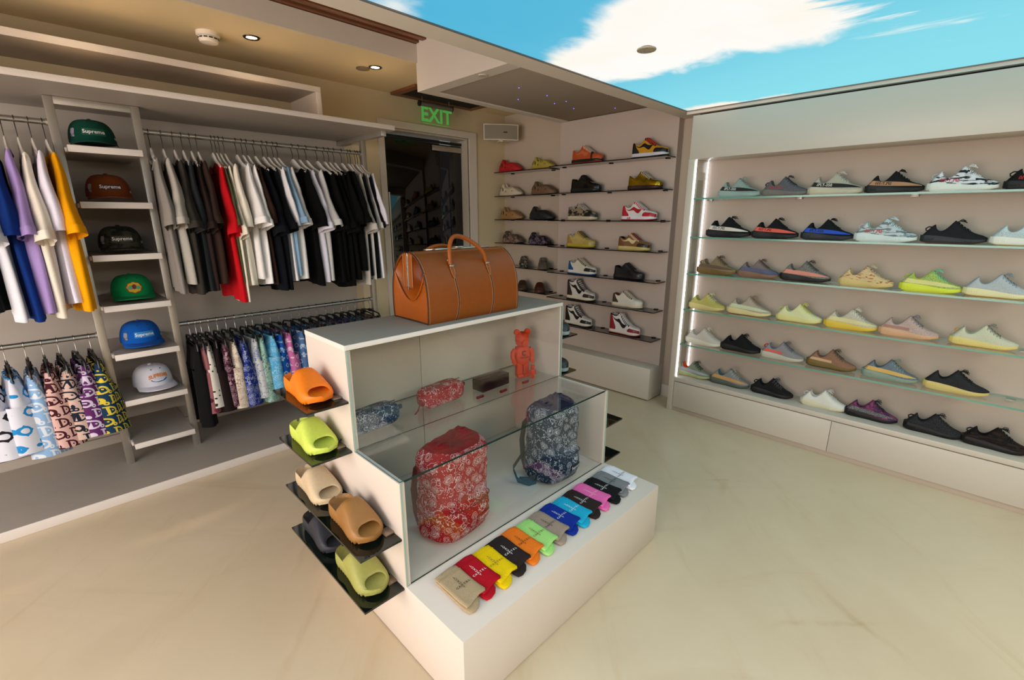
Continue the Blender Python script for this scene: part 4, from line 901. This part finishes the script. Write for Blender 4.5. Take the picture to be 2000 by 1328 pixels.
for a, nm, c, c2 in ((1022.5, 'black and cream marbled', '22201E', '9A8E7C'), (1060, 'stone grey', '5A5046', '6A5E50')):
    y = P(a, 520, 0, 3.745).y; clog((3.845, y+.088, ZL[4]+.0004), PI+.72, '%s foam clog facing forward on the fifth corner shelf' % nm, 'foam clogs facing forward', c, c2, scale=.95)
# ------------------------------------------------------------------ foam slides
SLW = [(0, .040), (.08, .046), (.25, .046), (.45, .048), (.7, .058), (.85, .057), (1, .046)]
def slw(t):
    e = 1.0
    if t < .12: e = math.sqrt(max(0, 1-((.12-t)/.12)**2))
    if t > .80: e = math.sqrt(max(0, 1-((t-.80)/.20)**2))
    return ip(t, SLW)*max(e, .08)
SLL = .285
def slide_sole():
    n = 64; rings = []
    for i in range(n):
        t = .002+.996*i/(n-1); w = slw(t); zb = ip(t, [(0, .010), (.12, 0), (.75, 0), (1, .016)]); rim = ip(t, [(0, .062), (.1, .060), (.3, .052), (.6, .045), (.85, .040), (1, .036)]); bed = ip(t, [(0, .050), (.08, .043), (.5, .036), (.85, .034), (1, .034)])
        x = t*SLL; tooth = (.007 if (i//2) % 2 else 0) if .06 < t < .9 else .002
        q = [(-w*.55, zb), (-w*.93, zb+tooth), (-w*1.0, zb+.012+tooth*.3), (-w*1.03, lerp(zb, rim, .55)), (-w*1.0, rim-.006), (-w*.95, rim), (-w*.88, rim-.001), (-w*.76, bed+.003), (-w*.4, bed), (0, bed-.001)]
        rings.append([(x, y, z) for y, z in q]+[(x, -y, z) for y, z in q[:-1][::-1]])
    return MB().loft(rings).me('sole', angle=48)
def slide_strap():
    na, nk = 22, 16; out, inn = [], []
    for k in range(nk+1):
        ro, ri = [], []
        for j in range(na+1):
            a = PI*j/na; sa = math.sin(a); s0 = lerp(.12, .40, sa**.8); s1 = lerp(.985, .80, sa**1.2); t = lerp(s0, s1, k/nk)
            w = slw(t)*1.02; h = ip(t, [(.1, .022), (.2, .034), (.3, .060), (.4, .080), (.48, .083), (.6, .068), (.72, .048), (.80, .037), (.9, .026), (1, .016)])
            c = math.cos(a); zb = .026
            e = math.sin(PI*min(1, max(0, k/nk)))**.35 if 0 < k < nk else .0
            th = .0115
            yo, zo = w*math.copysign(abs(c)**.62, c), zb+h*sa**.72; yi, zi = (w-th)*math.copysign(abs(c)**.62, c), zb+(h-th)*sa**.72
            m = .5-.5*e; ro.append((t*SLL, lerp(yo, yi, m*.9), lerp(zo, zi, m*.9))); ri.append((t*SLL, lerp(yi, yo, m*.9), lerp(zi, zo, m*.9)))
        out.append(ro); inn.append(ri)
    mb = MB(); mb.loft(out, closed=False); mb.loft(inn, closed=False); mb.loft([out[0], inn[0]], closed=False); mb.loft([out[-1], inn[-1]], closed=False)
    me = mb.me('strap', angle=75)
    bm = bmesh.new(); bm.from_mesh(me); bmesh.ops.remove_doubles(bm, verts=bm.verts, dist=.0002); bmesh.ops.recalc_face_normals(bm, faces=bm.faces); bm.to_mesh(me); bm.free(); me.shade_smooth(); return me
SSOLE, SSTRAP = slide_sole(), slide_strap()
def slide(loc, rz, lab, grp, c, scale=1.0, wood=None):
    t = thing('foam_slide', lab, 'slide', loc, rz, grp); t.scale = (scale,)*3
    m = M(c, .48, spec=.35, grain=90) if not wood else brushed('slide_'+c, c, .45, 0, (10, 60, 60))
    ob('sole', SSOLE, m, t); ob('strap', SSTRAP, m, t); return t
for a, nm, c in ((1020.5, 'dark olive brown', '3E2E20'), (1054, 'dark red brown', '4A2018')):
    y = P(a, 565, 0, 3.745).y; slide((3.845, y+.088, ZL[5]+.0004), PI+.72, '%s foam slide on the lowest corner shelf' % nm, 'foam slides in the corner recess', c, .98)
# ------------------------------------------------------------------ stepped display case
DX0, DX1 = .727, 1.978; YF, YG, YT, YBK = .94, 1.263, 1.581, 1.935; Z1, Z2, Z3 = .305, .723, 1.148; T = .020
dc = thing('display_case', 'stepped white display case with glass fronts and black side shelves', 'display case')
LIDM = brushed('lid_laminate', '8C867B', .5)
box('base', DX0, DX1, YF, YBK, .004, Z1, LACQ, dc, .0015); box('shadow_gap', DX0+.012, DX1-.012, YF+.012, YBK-.01, 0, .004, M('241F1A', .8), dc, 0)
prof = [(YG, Z1+.0005), (YG, Z2), (YT, Z2), (YT, Z3-.02), (YBK, Z3-.02), (YBK, Z1+.0005)]
for nm, a, b in (('side_panel', DX0, DX0+T), ('side_panel', DX1-T, DX1)): MB().prism(prof, 0, a, b).ob(nm, LACQ, dc, smooth=False, bev=.001)
lid = box('lid', DX0, DX1, YT, YBK, Z3-.0195, Z3, LIDM, dc, .001); box('lid_edge', DX0, DX1, YT-.004, YT, Z3-.0195, Z3, EDGE, dc, .001); box('lid_edge', DX0-.0012, DX0-.0001, YT, YBK, Z3-.0195, Z3, EDGE, dc, 0)
XM = (DX0+DX1)/2-.08
for a, b in ((DX0+T, XM-.0015), (XM+.0015, DX1-T)): box('back_door', a, b, YBK-.018, YBK-.001, Z1+.002, Z3-.021, wallmat('case_back', 'C6BBAC'), dc, .001)
def gplate(nm, x0, x1, y0, y1, z0, z1, axis, mat=CLEAR, edge=GDARK):
    mb = MB().box(x0, x1, y0, y1, z0, z1); ed = {2: [0, 0, 1, 1, 1, 1], 1: [1, 1, 0, 0, 1, 1]}[axis]; mb.m = ed
    return mb.ob(nm, [mat, edge], dc, smooth=False)
gplate('upper_glass', DX0+.006, DX1-.006, YT-.0045, YT+.0015, Z2+.0065, Z3-.0198, 1); gplate('step_glass', DX0+.006, DX1-.006, YG+.006, YBK-.02, Z2-.004, Z2+.003, 2); gplate('lower_glass', DX0+.006, DX1-.006, YG-.001, YG+.005, Z1+.0015, Z2-.0005, 1)
# edge frame strips seen along the glass
for x in (DX0+.001, DX1-.007):
    MB().box(x, x+.006, YT-.0065, YT-.0046, Z2+.003, Z3-.02).ob('edge_strip', M('9DB3A6', .3), dc, smooth=False); MB().box(x, x+.006, YG-.003, YG-.0011, Z1+.001, Z2).ob('edge_strip', M('9DB3A6', .3), dc, smooth=False)
hg = MB().box(0, .05, -.03, 0, -.012, .012).box(.05, .075, -.022, -.004, -.008, .008).box(-.012, 0, -.035, 0, -.022, .016); hg.ob('hinge', STEEL, dc, bev=.003, loc=(DX1-T-.105, YBK-.02, Z3-.055)); MB().box(-.01, .01, -.014, 0, -.006, .006).ob('hinge', STEEL, dc, bev=.002, loc=(XM-.03, YBK-.019, Z3-.03))
def bshelf(x0, x1, y0, y1, z, cy):
    mb = MB().box(x0, x1, y0, y1, z-.008, z); s = mb.ob('black_glass_shelf', DARKG, dc, smooth=False)
    xc = x1 if x1 < 1 else x0
    box('shelf_clip', min(xc, xc-.035 if x1 < 1 else xc), max(xc, xc+.035 if x1 > 1 else xc), cy-.022, cy+.022, z+.0003, z+.006, M('A58F7C', .35, .7), s, .001)
SHZ = dict(A=.929, B=.722, C=.503, D=.293)
for k, y0 in (('A', 1.588), ('B', 1.597), ('C', 1.27), ('D', 1.275)): bshelf(.57, DX0-.0005, y0, 1.92, SHZ[k], y0+.07)
for z, y0 in ((.943, 1.59), (.725, 1.59), (.517, 1.26), (.311, 1.26)): bshelf(DX1+.0005, 2.135, y0, 1.92, z, y0+.07)
def onshelf(k, hx, hy, tx, ty, lab, c, sc=1.0, wood=None):
    z = SHZ[k]; a, b = P(hx, hy, 2, z), P(tx, ty, 2, z)
    slide((.648, b.y+SLL*sc, z+.0004), -PI/2+.03, lab, 'foam slides on the display case shelves', c, sc, wood)
def slide_at(k, toe_y, lab, c, sc=1.0, x=.648, z=None, wood=None): slide((x, toe_y+SLL*sc, (z or SHZ[k])+.0004), -PI/2, lab, 'foam slides on the display case shelves', c, sc, wood)
slide_at('A', 1.618, 'orange foam slide on the highest black display shelf', 'F07A14')
slide_at('B', 1.622, 'lime yellow foam slide on the second black display shelf', 'C9D85A')
slide_at('C', 1.628, 'pale sand foam slide at the back of the third black shelf', 'CDB593')
slide_at('C', 1.312, 'brown foam slide at the front of the third black shelf', '9A6A34', wood=1)
slide_at('D', 1.612, 'dark slate foam slide at the back of the lowest black shelf', '2E2E36')
slide_at('D', 1.300, 'olive green foam slide at the front of the lowest black shelf', 'A3A056')
slide_at(None, 1.36, 'cream foam slide on the far side of the display case', 'CDBF9C', x=2.05, z=.517); slide_at(None, 1.36, 'pale lime foam slide on the far side of the display case', 'BFC67A', x=2.05, z=.311)
for z, lab in ((.943, 'grey and teal sneaker on the highest far-side display shelf'), (.725, 'grey and teal sneaker on the second far-side display shelf')):
    court('low', (2.055, 1.89, z+.0004), -PI/2, lab, 'sneakers on the far side of the display case', up='23282C', sole='8FA0A4', toe='3A464C', heel='2A3034', eye='2F7F8C', swoosh='4FA0A8', lace='C4CACA')
# ------------------------------------------------------------------ socks
def sock_mesh():
    def slab(pts, zf, th, nx=8):
        n = len(pts); mb = MB()
        cx = sum(p[0] for p in pts)/n; cy = sum(p[1] for p in pts)/n
        rings = []
        for f, dz in ((.965, 0), (1, th*.35), (1, th*.7), (.97, th), (.80, th*1.05)):
            rings.append([(cx+(x-cx)*f, cy+(y-cy)*f, zf(x, y)+dz) for x, y in pts])
        return mb.loft(rings)
    cuff = [(-.048, .092), (-.02, .096), (.02, .094), (.048, .090), (.0495, .05), (.048, 0), (.050, -.05), (.052, -.075), (.045, -.084), (.02, -.082), (-.01, -.088), (-.03, -.094), (-.046, -.096), (-.050, -.06), (-.049, 0), (-.0495, .05)]
    foot = [(.030, -.060), (.012, -.082), (.010, -.094), (-.006, -.110), (-.03, -.118), (-.048, -.114), (-.054, -.09), (-.052, 0), (-.05, .08), (.0, .085), (.02, .02)]
    a = slab(cuff, lambda x, y: .010+.0025*math.sin(x*70)+.0015*math.sin(y*60), .009).me('leg', angle=60); b = slab(foot, lambda x, y: .0008, .0095).me('foot', angle=60)
    seam = MB().tube([(-.049, .062, .0195), (-.02, .064, .0215), (.02, .063, .0215), (.0485, .060, .0195)], .0011, 5).me('cuff_seam')
    mb = MB(); S = .0115
    for i, ch in enumerate('CARTEL'): textmap(ch, lambda u, v, i=i: ((i-2.5)*.0105+u+.006, -.012+v, .0236), .0125, .02, mb=mb)
    for i, ch in enumerate('LUXURY'):
        if i != 4: textmap(ch, lambda u, v, i=i: (-.5*.0105+u+.006, -.012+(4-i)*.0118+v, .0236), .0125, .02, mb=mb)
    return a, b, seam, mb.me('lettering', False)
SKA, SKB, SKS, SKT = sock_mesh()
def ribbed(c):
    m, nt, b = newmat('sock_'+c); (x, y, z), v = coords(nt); w = sinx(x*2600); f, _ = noise(nt, v, 300, 2)
    a = sx(c); nt.links.new(mixc(nt, sstep(f, .3, .7), tuple(q*.9 for q in a[:3])+(1,), tuple(min(1, q*1.1+.003) for q in a[:3])+(1,)), b.inputs['Base Color'])
    b.inputs['Roughness'].default_value = .9; b.inputs['Specular IOR Level'].default_value = .2; bump(nt, b, w, .35, .0008); return m
SOCKS = [('B39A78', 'tan', '16120E'), ('B40A1E', 'red', 'E0D8D8'), ('EEC800', 'yellow', '7A5A30'), ('2A201E', 'dark brown', 'E0DCDC', ), ('F07A1E', 'orange', '1C1210'), ('A6DC7C', 'light green', '6A4A30'), ('A08C7C', 'taupe', '1A1412'), ('0A2C90', 'royal blue', 'D8DCE8'), ('1CA8CE', 'cyan', 'D8E8EC'), ('2C211E', 'espresso brown', 'E0DCDC'), ('E868AA', 'pink', 'EBC0D4'), ('121214', 'black', 'E0E0E0'), ('7E7E80', 'grey melange', '1A1A1C'), ('E6E4EA', 'white', '1A1A1C')]
for i, (c, nm, tc) in enumerate(SOCKS):
    x = .858+i*.0797
    t = thing('sock_pair', 'folded %s socks in the row on the display base' % nm, 'socks', (x, 1.115+.004*math.sin(i*2.1), Z1+.0006), R.uniform(-.05, .03), 'folded socks in a row on the display base'); t.rotation_euler[1] = -.055
    t.location.z += .0046; m = ribbed(c); ob('leg', SKA, m, t); ob('foot', SKB, m, t); ob('cuff_seam', SKS, m, t); ob('lettering', SKT, M(tc, .8), t)
# ------------------------------------------------------------------ leather travel bag
def travel_bag():
    LTH = M('8A4408', .45, spec=.35, grain=45); LTH2 = M('96490A', .42, spec=.35, grain=45); DKE = M('2A1710', .5); STT = M('B8926A', .7); NK = M('C8C4BC', .18, 1); SV = M('D9D6CE', .12, 1)
    t = thing('travel_bag', 'tan leather travel bag with two rolled handles on the display case', 'bag', (1.133, 1.768, Z3+.0005)); L = .545
    pr = [(-.132, .000), (-.137, .018), (-.139, .08), (-.134, .15), (-.120, .205), (-.097, .248), (-.066, .280), (-.034, .297), (-.012, .301)]
    pr = [(ip(i/32, [(k/8, p[0]) for k, p in enumerate(pr)]), ip(i/32, [(k/8, p[1]) for k, p in enumerate(pr)])) for i in range(33)]
    for sg, nm in ((1, 'front_panel'), (-1, 'back_panel')):
        rings = []
        for i in range(25):
            u = i/24; x = u*L; bul = .006*math.sin(PI*u)
            o = [(x, sg*(y-bul*math.sin(PI*min(1, z/.3))), z) for y, z in pr]; n_ = [(x, sg*(y+.005), max(0, z-.004)) for y, z in pr]
            rings.append(o+n_[::-1])
        MB().loft(rings).ob(nm, LTH, t, angle=50)
        for x in (.0, L):    # dark edge paint and stitching at both ends
            MB().tube([(x, sg*(y+.002), z+.001) for y, z in pr], .0026, 6).ob('edge_paint', DKE, t)
            xs = .007 if x == 0 else L-.007; MB().tube([(xs, sg*(y-.0008*1.0), z+.0006) for y, z in pr[1:]], .0006, 4).ob('stitching', STT, t)
        for xa in (.165, .375):
            k = [(ip(z, [(0, xa-.012), (.08, xa), (.20, xa-.012), (.24, xa-.016)]), y, z) for y, z in pr if z < .242]
            MB().tube([(x, sg*(y-.006*math.sin(PI*x/L)*math.sin(PI*z/.3)-.0008), z) for x, y, z in k], .0016, 5).ob('seam', DKE, t)
            for dx in (-.0045, .0045): MB().tube([(x+dx, sg*(y-.006*math.sin(PI*x/L)*math.sin(PI*z/.3)-.0006), z) for x, y, z in k], .0006, 4).ob('stitching', STT, t)
    box('bottom', .002, L-.002, -.13, .13, .0, .006, DKE, t, .001)
    for x0, sg in ((.003, 1), (L-.003, -1)):   # folded-in gussets
        g = []
        for i in range(17):
            z = .004+.290*i/16; hy = abs(ip(z, [(p[1], p[0]) for p in pr]))-.004; row = []
            for j in range(17):
                v = -1+2*j/16; zu = .085+.13*v*v; k_ = max(0, min(1, (z-zu)/.075)); dep = .004*(1-v*v)+(1-abs(v)**2.2)*.085*k_*k_*(3-2*k_); row.append((x0+sg*dep, hy*v, z))
            g.append(row)
        MB().loft(g, closed=False).ob('gusset', LTH2, t, angle=80)
        arc = [(x0+sg*(.004*(1-v*v)), v*.118, .090+.13*v*v) for v in [-1+2*i/14 for i in range(15)]]
        MB().tube(arc, .0035, 6).ob('gusset_fold', LTH2, t)
        for yy in (-.020, .020): box('end_tab', min(x0-sg*.004, x0+sg*.002)-.001, max(x0-sg*.004, x0+sg*.002), yy-.015, yy+.015, .150, .296, LTH, t, .002)
        box('frame_bar', min(x0-sg*.008, x0), max(x0-sg*.008, x0), -.0045, .0045, .140, .300, NK, t, .002)
        for yy in (-.033, -.008, .008, .033): MB().tube([(x0-sg*.0055, yy, .155), (x0-sg*.0055, yy, .292)], .0006, 4).ob('stitching', STT, t)
    MB().loft([[(x, y, z) for y, z in ((-.036, .296), (-.03, .302), (0, .304), (.03, .302), (.036, .296))] for x in (.0, L)], closed=False).ob('top_flap', LTH, t)
    box('top_frame', .09, .47, -.012, .012, .303, .312, SV, t, .003); box('clasp', .255, .30, -.020, .020, .310, .318, SV, t, .003)
    for sg in (1, -1):
        yb = sg*-.106; H = .110 if sg == 1 else .075; pts = []
        for i in range(25):
            u = i/24; a = PI*u; x = lerp(.150, .362, u)-.045*math.sin(a)**.8*(1-u)+.0*u; pts.append((x, yb+sg*.030*math.sin(a), .248+.145*math.sin(a)**.62*(1 if sg == 1 else .62)-(.055*u*math.sin(a) if sg == 1 else .02*math.sin(a))))
        MB().tube(pts, .0095, 12).ob('handle', LTH2, t); MB().tube([(x, y+.003*sg, z-.0096) for x, y, z in pts[2:-2]], .0009, 4).ob('handle_stitching', STT, t)
        for xa in (.150, .362):
            yz = lambda z: sg*(ip(z, [(p[1], p[0]) for p in pr])-.010)
            mb = MB(); w = .012
            for zz0, zz1 in ((.238, .2455), (.2605, .268)): mb.box(xa-w, xa+w, min(yz(zz0), yz(zz0)-sg*.004), max(yz(zz0), yz(zz0)-sg*.004), zz0, zz1)
            mb.box(xa-.004, xa+.004, min(yz(.25), yz(.25)-sg*.004), max(yz(.25), yz(.25)-sg*.004), .2455, .2605); mb.ob('buckle', SV, t, bev=.001)
            MB().loft([[(xa-ww, yz(z)+sg*.002, z) for ww in (.010*q, .004*q, -.004*q, -.010*q)] for z, q in ((.258, 1), (.235, 1.05), (.212, 1), (.198, .7), (.186, .15))], closed=False).ob('handle_tab', LTH2, t)
            MB().tube([(xa-.0095, yz(.235), .235), (xa-.0095, yz(.212), .212), (xa, yz(.187), .187), (xa+.0095, yz(.212), .212), (xa+.0095, yz(.235), .235)], .0007, 4).ob('stitching', STT, t)
travel_bag()
# ------------------------------------------------------------------ backpacks in the case
def backpack(x, y, rz, lab, base, plain, boxc, wd=.125, strap_c='20262C', straps=False, c2=None):
    m = paisley(base, 'D8C8C8' if base[0] > '8' else 'C4CAD2', 1.9, c2); t = thing('backpack', lab, 'backpack', (x, y, Z1+.001), rz, 'bandana backpacks in the display case'); n = 48; rings = []; H = .395
    for i in range(41):
        u = i/40; z = H*u; sc = ip(u, [(0, .80), (.05, .97), (.3, 1), (.6, .97), (.85, 1.0), (.94, .97), (1, .80)]); pf = .975+.05*abs(math.sin(u*PI*6.5))**.6; ring = []
        for q in range(n):
            a = 2*PI*q/n; c, s = math.cos(a), math.sin(a); wob = 1+.022*math.sin(3*a+u*5)+.014*math.sin(7*a-u*9)+.012*math.sin(13*a+u*17); ring.append((wd*math.copysign(abs(c)**.6, c)*sc*pf*wob, .100*math.copysign(abs(s)**.62, s)*sc*pf*wob, z+.010*math.sin(2*a+1)*u*u))
        rings.append(ring)
    MB().loft(rings, cap=False).ob('body', m, t, angle=80)
    last = rings[-1]; pm = fabric(plain); gr = []
    for k in range(6):
        u = k/5; gr.append([(px_*(lerp(1, .12, u))*(1+.2*math.sin(q*2.62)*u), py_*lerp(1, .14, u)*(1+.10*math.sin(q*1.7)*u), pz+ip(u, [(0, 0), (.3, .016), (.7, .004), (1, -.012)])+.014*math.sin(q*1.5)*u*(1.2-u)) for q, (px_, py_, pz) in enumerate(last)])
    MB().loft(gr).ob('drawstring_top', pm, t, angle=80)
    rings = []
    for i in range(13):
        u = i/12; z = .015+.165*u; e = math.sin(PI*min(1, max(.03, u)))**.35; rings.append([(wd*.74*math.cos(a)*(.9+.1*e), -.086-.046*e*math.sin(a)**.6*(1+.05*math.sin(u*14)), z) for a in [PI*j/18 for j in range(19)]])
    MB().loft(rings, closed=False).ob('front_pocket', m, t, angle=80)
    MB().tube([(wd*.74*math.cos(a), -.086-.048*math.sin(a)**.6, .158) for a in [PI*j/18 for j in range(19)]], .0022, 5).ob('zip', M(plain, .6), t)
    yb = lambda xx: -.086-.0475*math.sin(math.acos(max(-1, min(1, xx/(wd*.74)))))**.6
    cx = wd*.34; MB().loft([[(cx+lerp(-.040, .040, j/8), yb(cx+lerp(-.040, .040, j/8))-.003, z) for j in range(9)] for z in (.070, .094)], closed=False).ob('logo_label', M(boxc, .6), t)
    textmap('Supreme', lambda u, v: (cx+u, yb(cx+u)-.0042, .082+v), .0215, .012).ob('lettering', M('E0DCDC', .6), t, smooth=False)
    textmap('700 FILL', lambda u, v: (cx+.015+u, yb(cx+.015+u)-.0042, .058+v), .0105, .01).ob('lettering', M('E0DCDC', .6), t, smooth=False)
    sm_ = M(strap_c, .7)
    for sg in ((-1, 1) if not straps else (-1, 1)):
        pts = [(sg*wd*.5, .078, .33), (sg*wd*.62, .115, .28), (sg*wd*.70, .125, .18), (sg*wd*.72, .112, .08), (sg*wd*.75, .085, .03)]
        MB().loft([[(x-.016, y, z), (x+.016, y, z), (x+.016, y+.004, z+.001), (x-.016, y+.004, z+.001)] for x, y, z in pts]).ob('strap', sm_, t)
    if straps:
        for pts in ([(-wd*.75, .10, .12), (-wd*1.05, .095, .10), (-wd*1.55, .075, .075), (-wd*1.62, .03, .03), (-wd*1.3, -.01, .012), (-wd*.98, -.02, .012)], [(-wd*1.52, .03, .03), (-wd*1.42, -.02, .045), (-wd*1.12, -.03, .05), (-wd*.98, -.01, .02)]):
            MB().loft([[(x, y, z-.013), (x, y, z+.013), (x+.003, y+.003, z+.013), (x+.003, y+.003, z-.013)] for x, y, z in pts]).ob('loose_strap', sm_, t)
backpack(1.072, 1.422, .12, 'puffy red paisley backpack with gathered top in the display case', '9C0C14', '7E0C10', '960A12', .152, '7A1418')
backpack(1.688, 1.395, -.06, 'puffy navy paisley backpack with loose dark straps in the display case', '0E2840', '161C38', '10203E', .128, '2A3236', True)
# ------------------------------------------------------------------ pouches, box, small red pieces, figurines
ZG = Z2+.0035
def pouch(x, y, rz, lab, c, zc, tc, s=1.0, c2=None):
    t = thing('zip_pouch', lab, 'pouch', (x, y, ZG), rz, 'paisley zip pouches on the glass shelf'); rings = []
    for i in range(19):
        u = i/18; e = max(.05, (1-abs(2*u-1)**7))**.5; xx = lerp(-.1, .1, u); rings.append([(xx*s, .043*s*e*math.copysign(abs(math.cos(a))**.6, math.cos(a)), .038*s+.037*s*e*math.copysign(abs(math.sin(a))**.6, math.sin(a))*(1+.02*math.sin(u*12))) for a in [2*PI*j/28 for j in range(28)]])
    MB().loft(rings).ob('body', paisley(c, 'CFC4C4' if c[0] > '8' else 'B8C2CC', 1.9, c2), t, angle=80)
    MB().tube([(-.09*s, -.008, .0745*s), (0, -.01, .0765*s), (.09*s, -.008, .0745*s)], .0022, 5).ob('zip', M(zc, .6), t)
    MB().tube([(-.092*s, -.01, .045*s), (-.112*s, -.016, .026*s), (-.126*s, -.024, .013*s), (-.142*s, -.028, .006)], .0042, 6, flat=.4).ob('pull_cord', M(zc, .7), t)
    box('end_tab', .094*s, .122*s, -.006, .006, .034*s, .048*s, M(zc, .7), t, .001); textmap('Supreme', lambda u, v: (u+.01, .012+v, .0765*s), .016, .01).ob('lettering', M(tc, .7), t, smooth=False)
pouch(1.262, 1.742, .10, 'red paisley zip pouch on the glass shelf', 'A01C22', '7E1A1C', '7A1418', 1.3); pouch(.885, 1.722, .08, 'navy paisley zip pouch on the glass shelf', '14344E', '1A2A40', '0C1620', 1.25)
bx_ = thing('acrylic_box', 'dark red translucent acrylic box on the glass shelf', 'box', (1.585, 1.735, ZG), .04)
ACR = pane('dark_red_acrylic', (.42, .10, .08, 1), 1.45); MB().box(-.098, .098, -.040, .040, 0, .062).ob('shell', ACR, bx_, bev=.002); box('inner_tray', -.090, .090, -.033, .033, .004, .030, M('4A0E16', .3), bx_, .003)
textmap('Supreme', lambda u, v: (u, v-.002, .0625), .038, .01).ob('lettering', M('7A4A44', .5), bx_, smooth=False)
for x, y, rz, lab in ((1.432, 1.650, .05, 'small red metal lighter left of the acrylic box front'), (1.572, 1.628, .08, 'small red metal lighter in front of the acrylic box'), (1.752, 1.640, .05, 'small red metal lighter in front of the orange figurine')):
    t = thing('lighter', lab, 'lighter', (x, y, ZG), rz, 'small red lighters on the glass shelf'); box('case', -.023, .023, -.006, .006, 0, .0125, M('8E0C1C', .2, .5), t, .002); box('lid_line', -.0235, .0235, -.0065, .0065, .0085, .0093, M('3A0610', .4), t, 0)
    textmap('Supreme', lambda u, v: (u, v, .0128), .0085, .01).ob('lettering', M('C9A8A8', .5), t, smooth=False)
def figurine(x, y, rz, s, lab, c, logo=True):
    m = M(c, .55, spec=.3, grain=120); t = thing('toy_figurine', lab, 'figurine', (x, y, ZG), rz); t.scale = (s, s, s)
    MB().lathe([(.002, .168), (.022, .169), (.033, .180), (.038, .200), (.038, .222), (.033, .238), (.020, .246), (.002, .248)], 28).ob('head', m, t, angle=80)
    for sg in (-1, 1):
        MB().tube([(sg*.030, .006, .246), (sg*.030, -.006, .246)], .0165, 20).ob('ear', m, t); MB().tube([(sg*.041, 0, .152), (sg*.054, -.002, .138), (sg*.058, -.008, .112), (sg*.052, -.016, .092)], [.0135, .0135, .012, .011], 12).ob('arm', m, t)
        MB().tube([(sg*.052, -.024, .086), (sg*.052, -.008, .088)], .0125, 14).ob('hand', m, t)
        MB().box(sg*.019-.0165, sg*.019+.0165, -.018, .018, .012, .082).box(sg*.019-.0165, sg*.019+.0165, -.032, .018, 0, .018).ob('leg', m, t, bev=.004)
    MB().tube([(0, -.030, .196), (0, -.043, .194)], [.020, .016], 16).ob('muzzle', m, t)
    rings = [[(w*math.copysign(abs(math.cos(a))**.6, math.cos(a)), d*math.copysign(abs(math.sin(a))**.6, math.sin(a)), z) for a in [2*PI*j/24 for j in range(24)]] for z, w, d in ((.068, .026, .018), (.080, .036, .024), (.110, .042, .030), (.150, .041, .026), (.166, .036, .022), (.170, .020, .014))]
    MB().loft(rings).ob('torso', m, t, angle=60)
    if logo:
        mb = MB(); a0 = [PI*.22+PI*1.56*i/16 for i in range(17)]
        mb.loft([[(r*math.cos(a), -.0305, .136+r*math.sin(a)) for a in a0] for r in (.0145, .0115)], closed=False); mb.loft([[(r*math.cos(a), -.0305, .136+r*math.sin(a)) for a in a0] for r in (.0088, .0066)], closed=False); textmap('CONCEPTS', lambda u, v: (u, -.0312, .112+v), .0105, .015, mb=mb); mb.ob('chest_mark', M('2A1410', .6), t, smooth=False)
    return t
figurine(1.822, 1.735, -.72+.35, 1.04, 'orange bear-shaped toy figurine standing on the glass shelf', 'D03A10'); figurine(1.838, 1.668, -.5, .30, 'tiny orange figurine beside the larger bear figurine', 'CC380F', False)
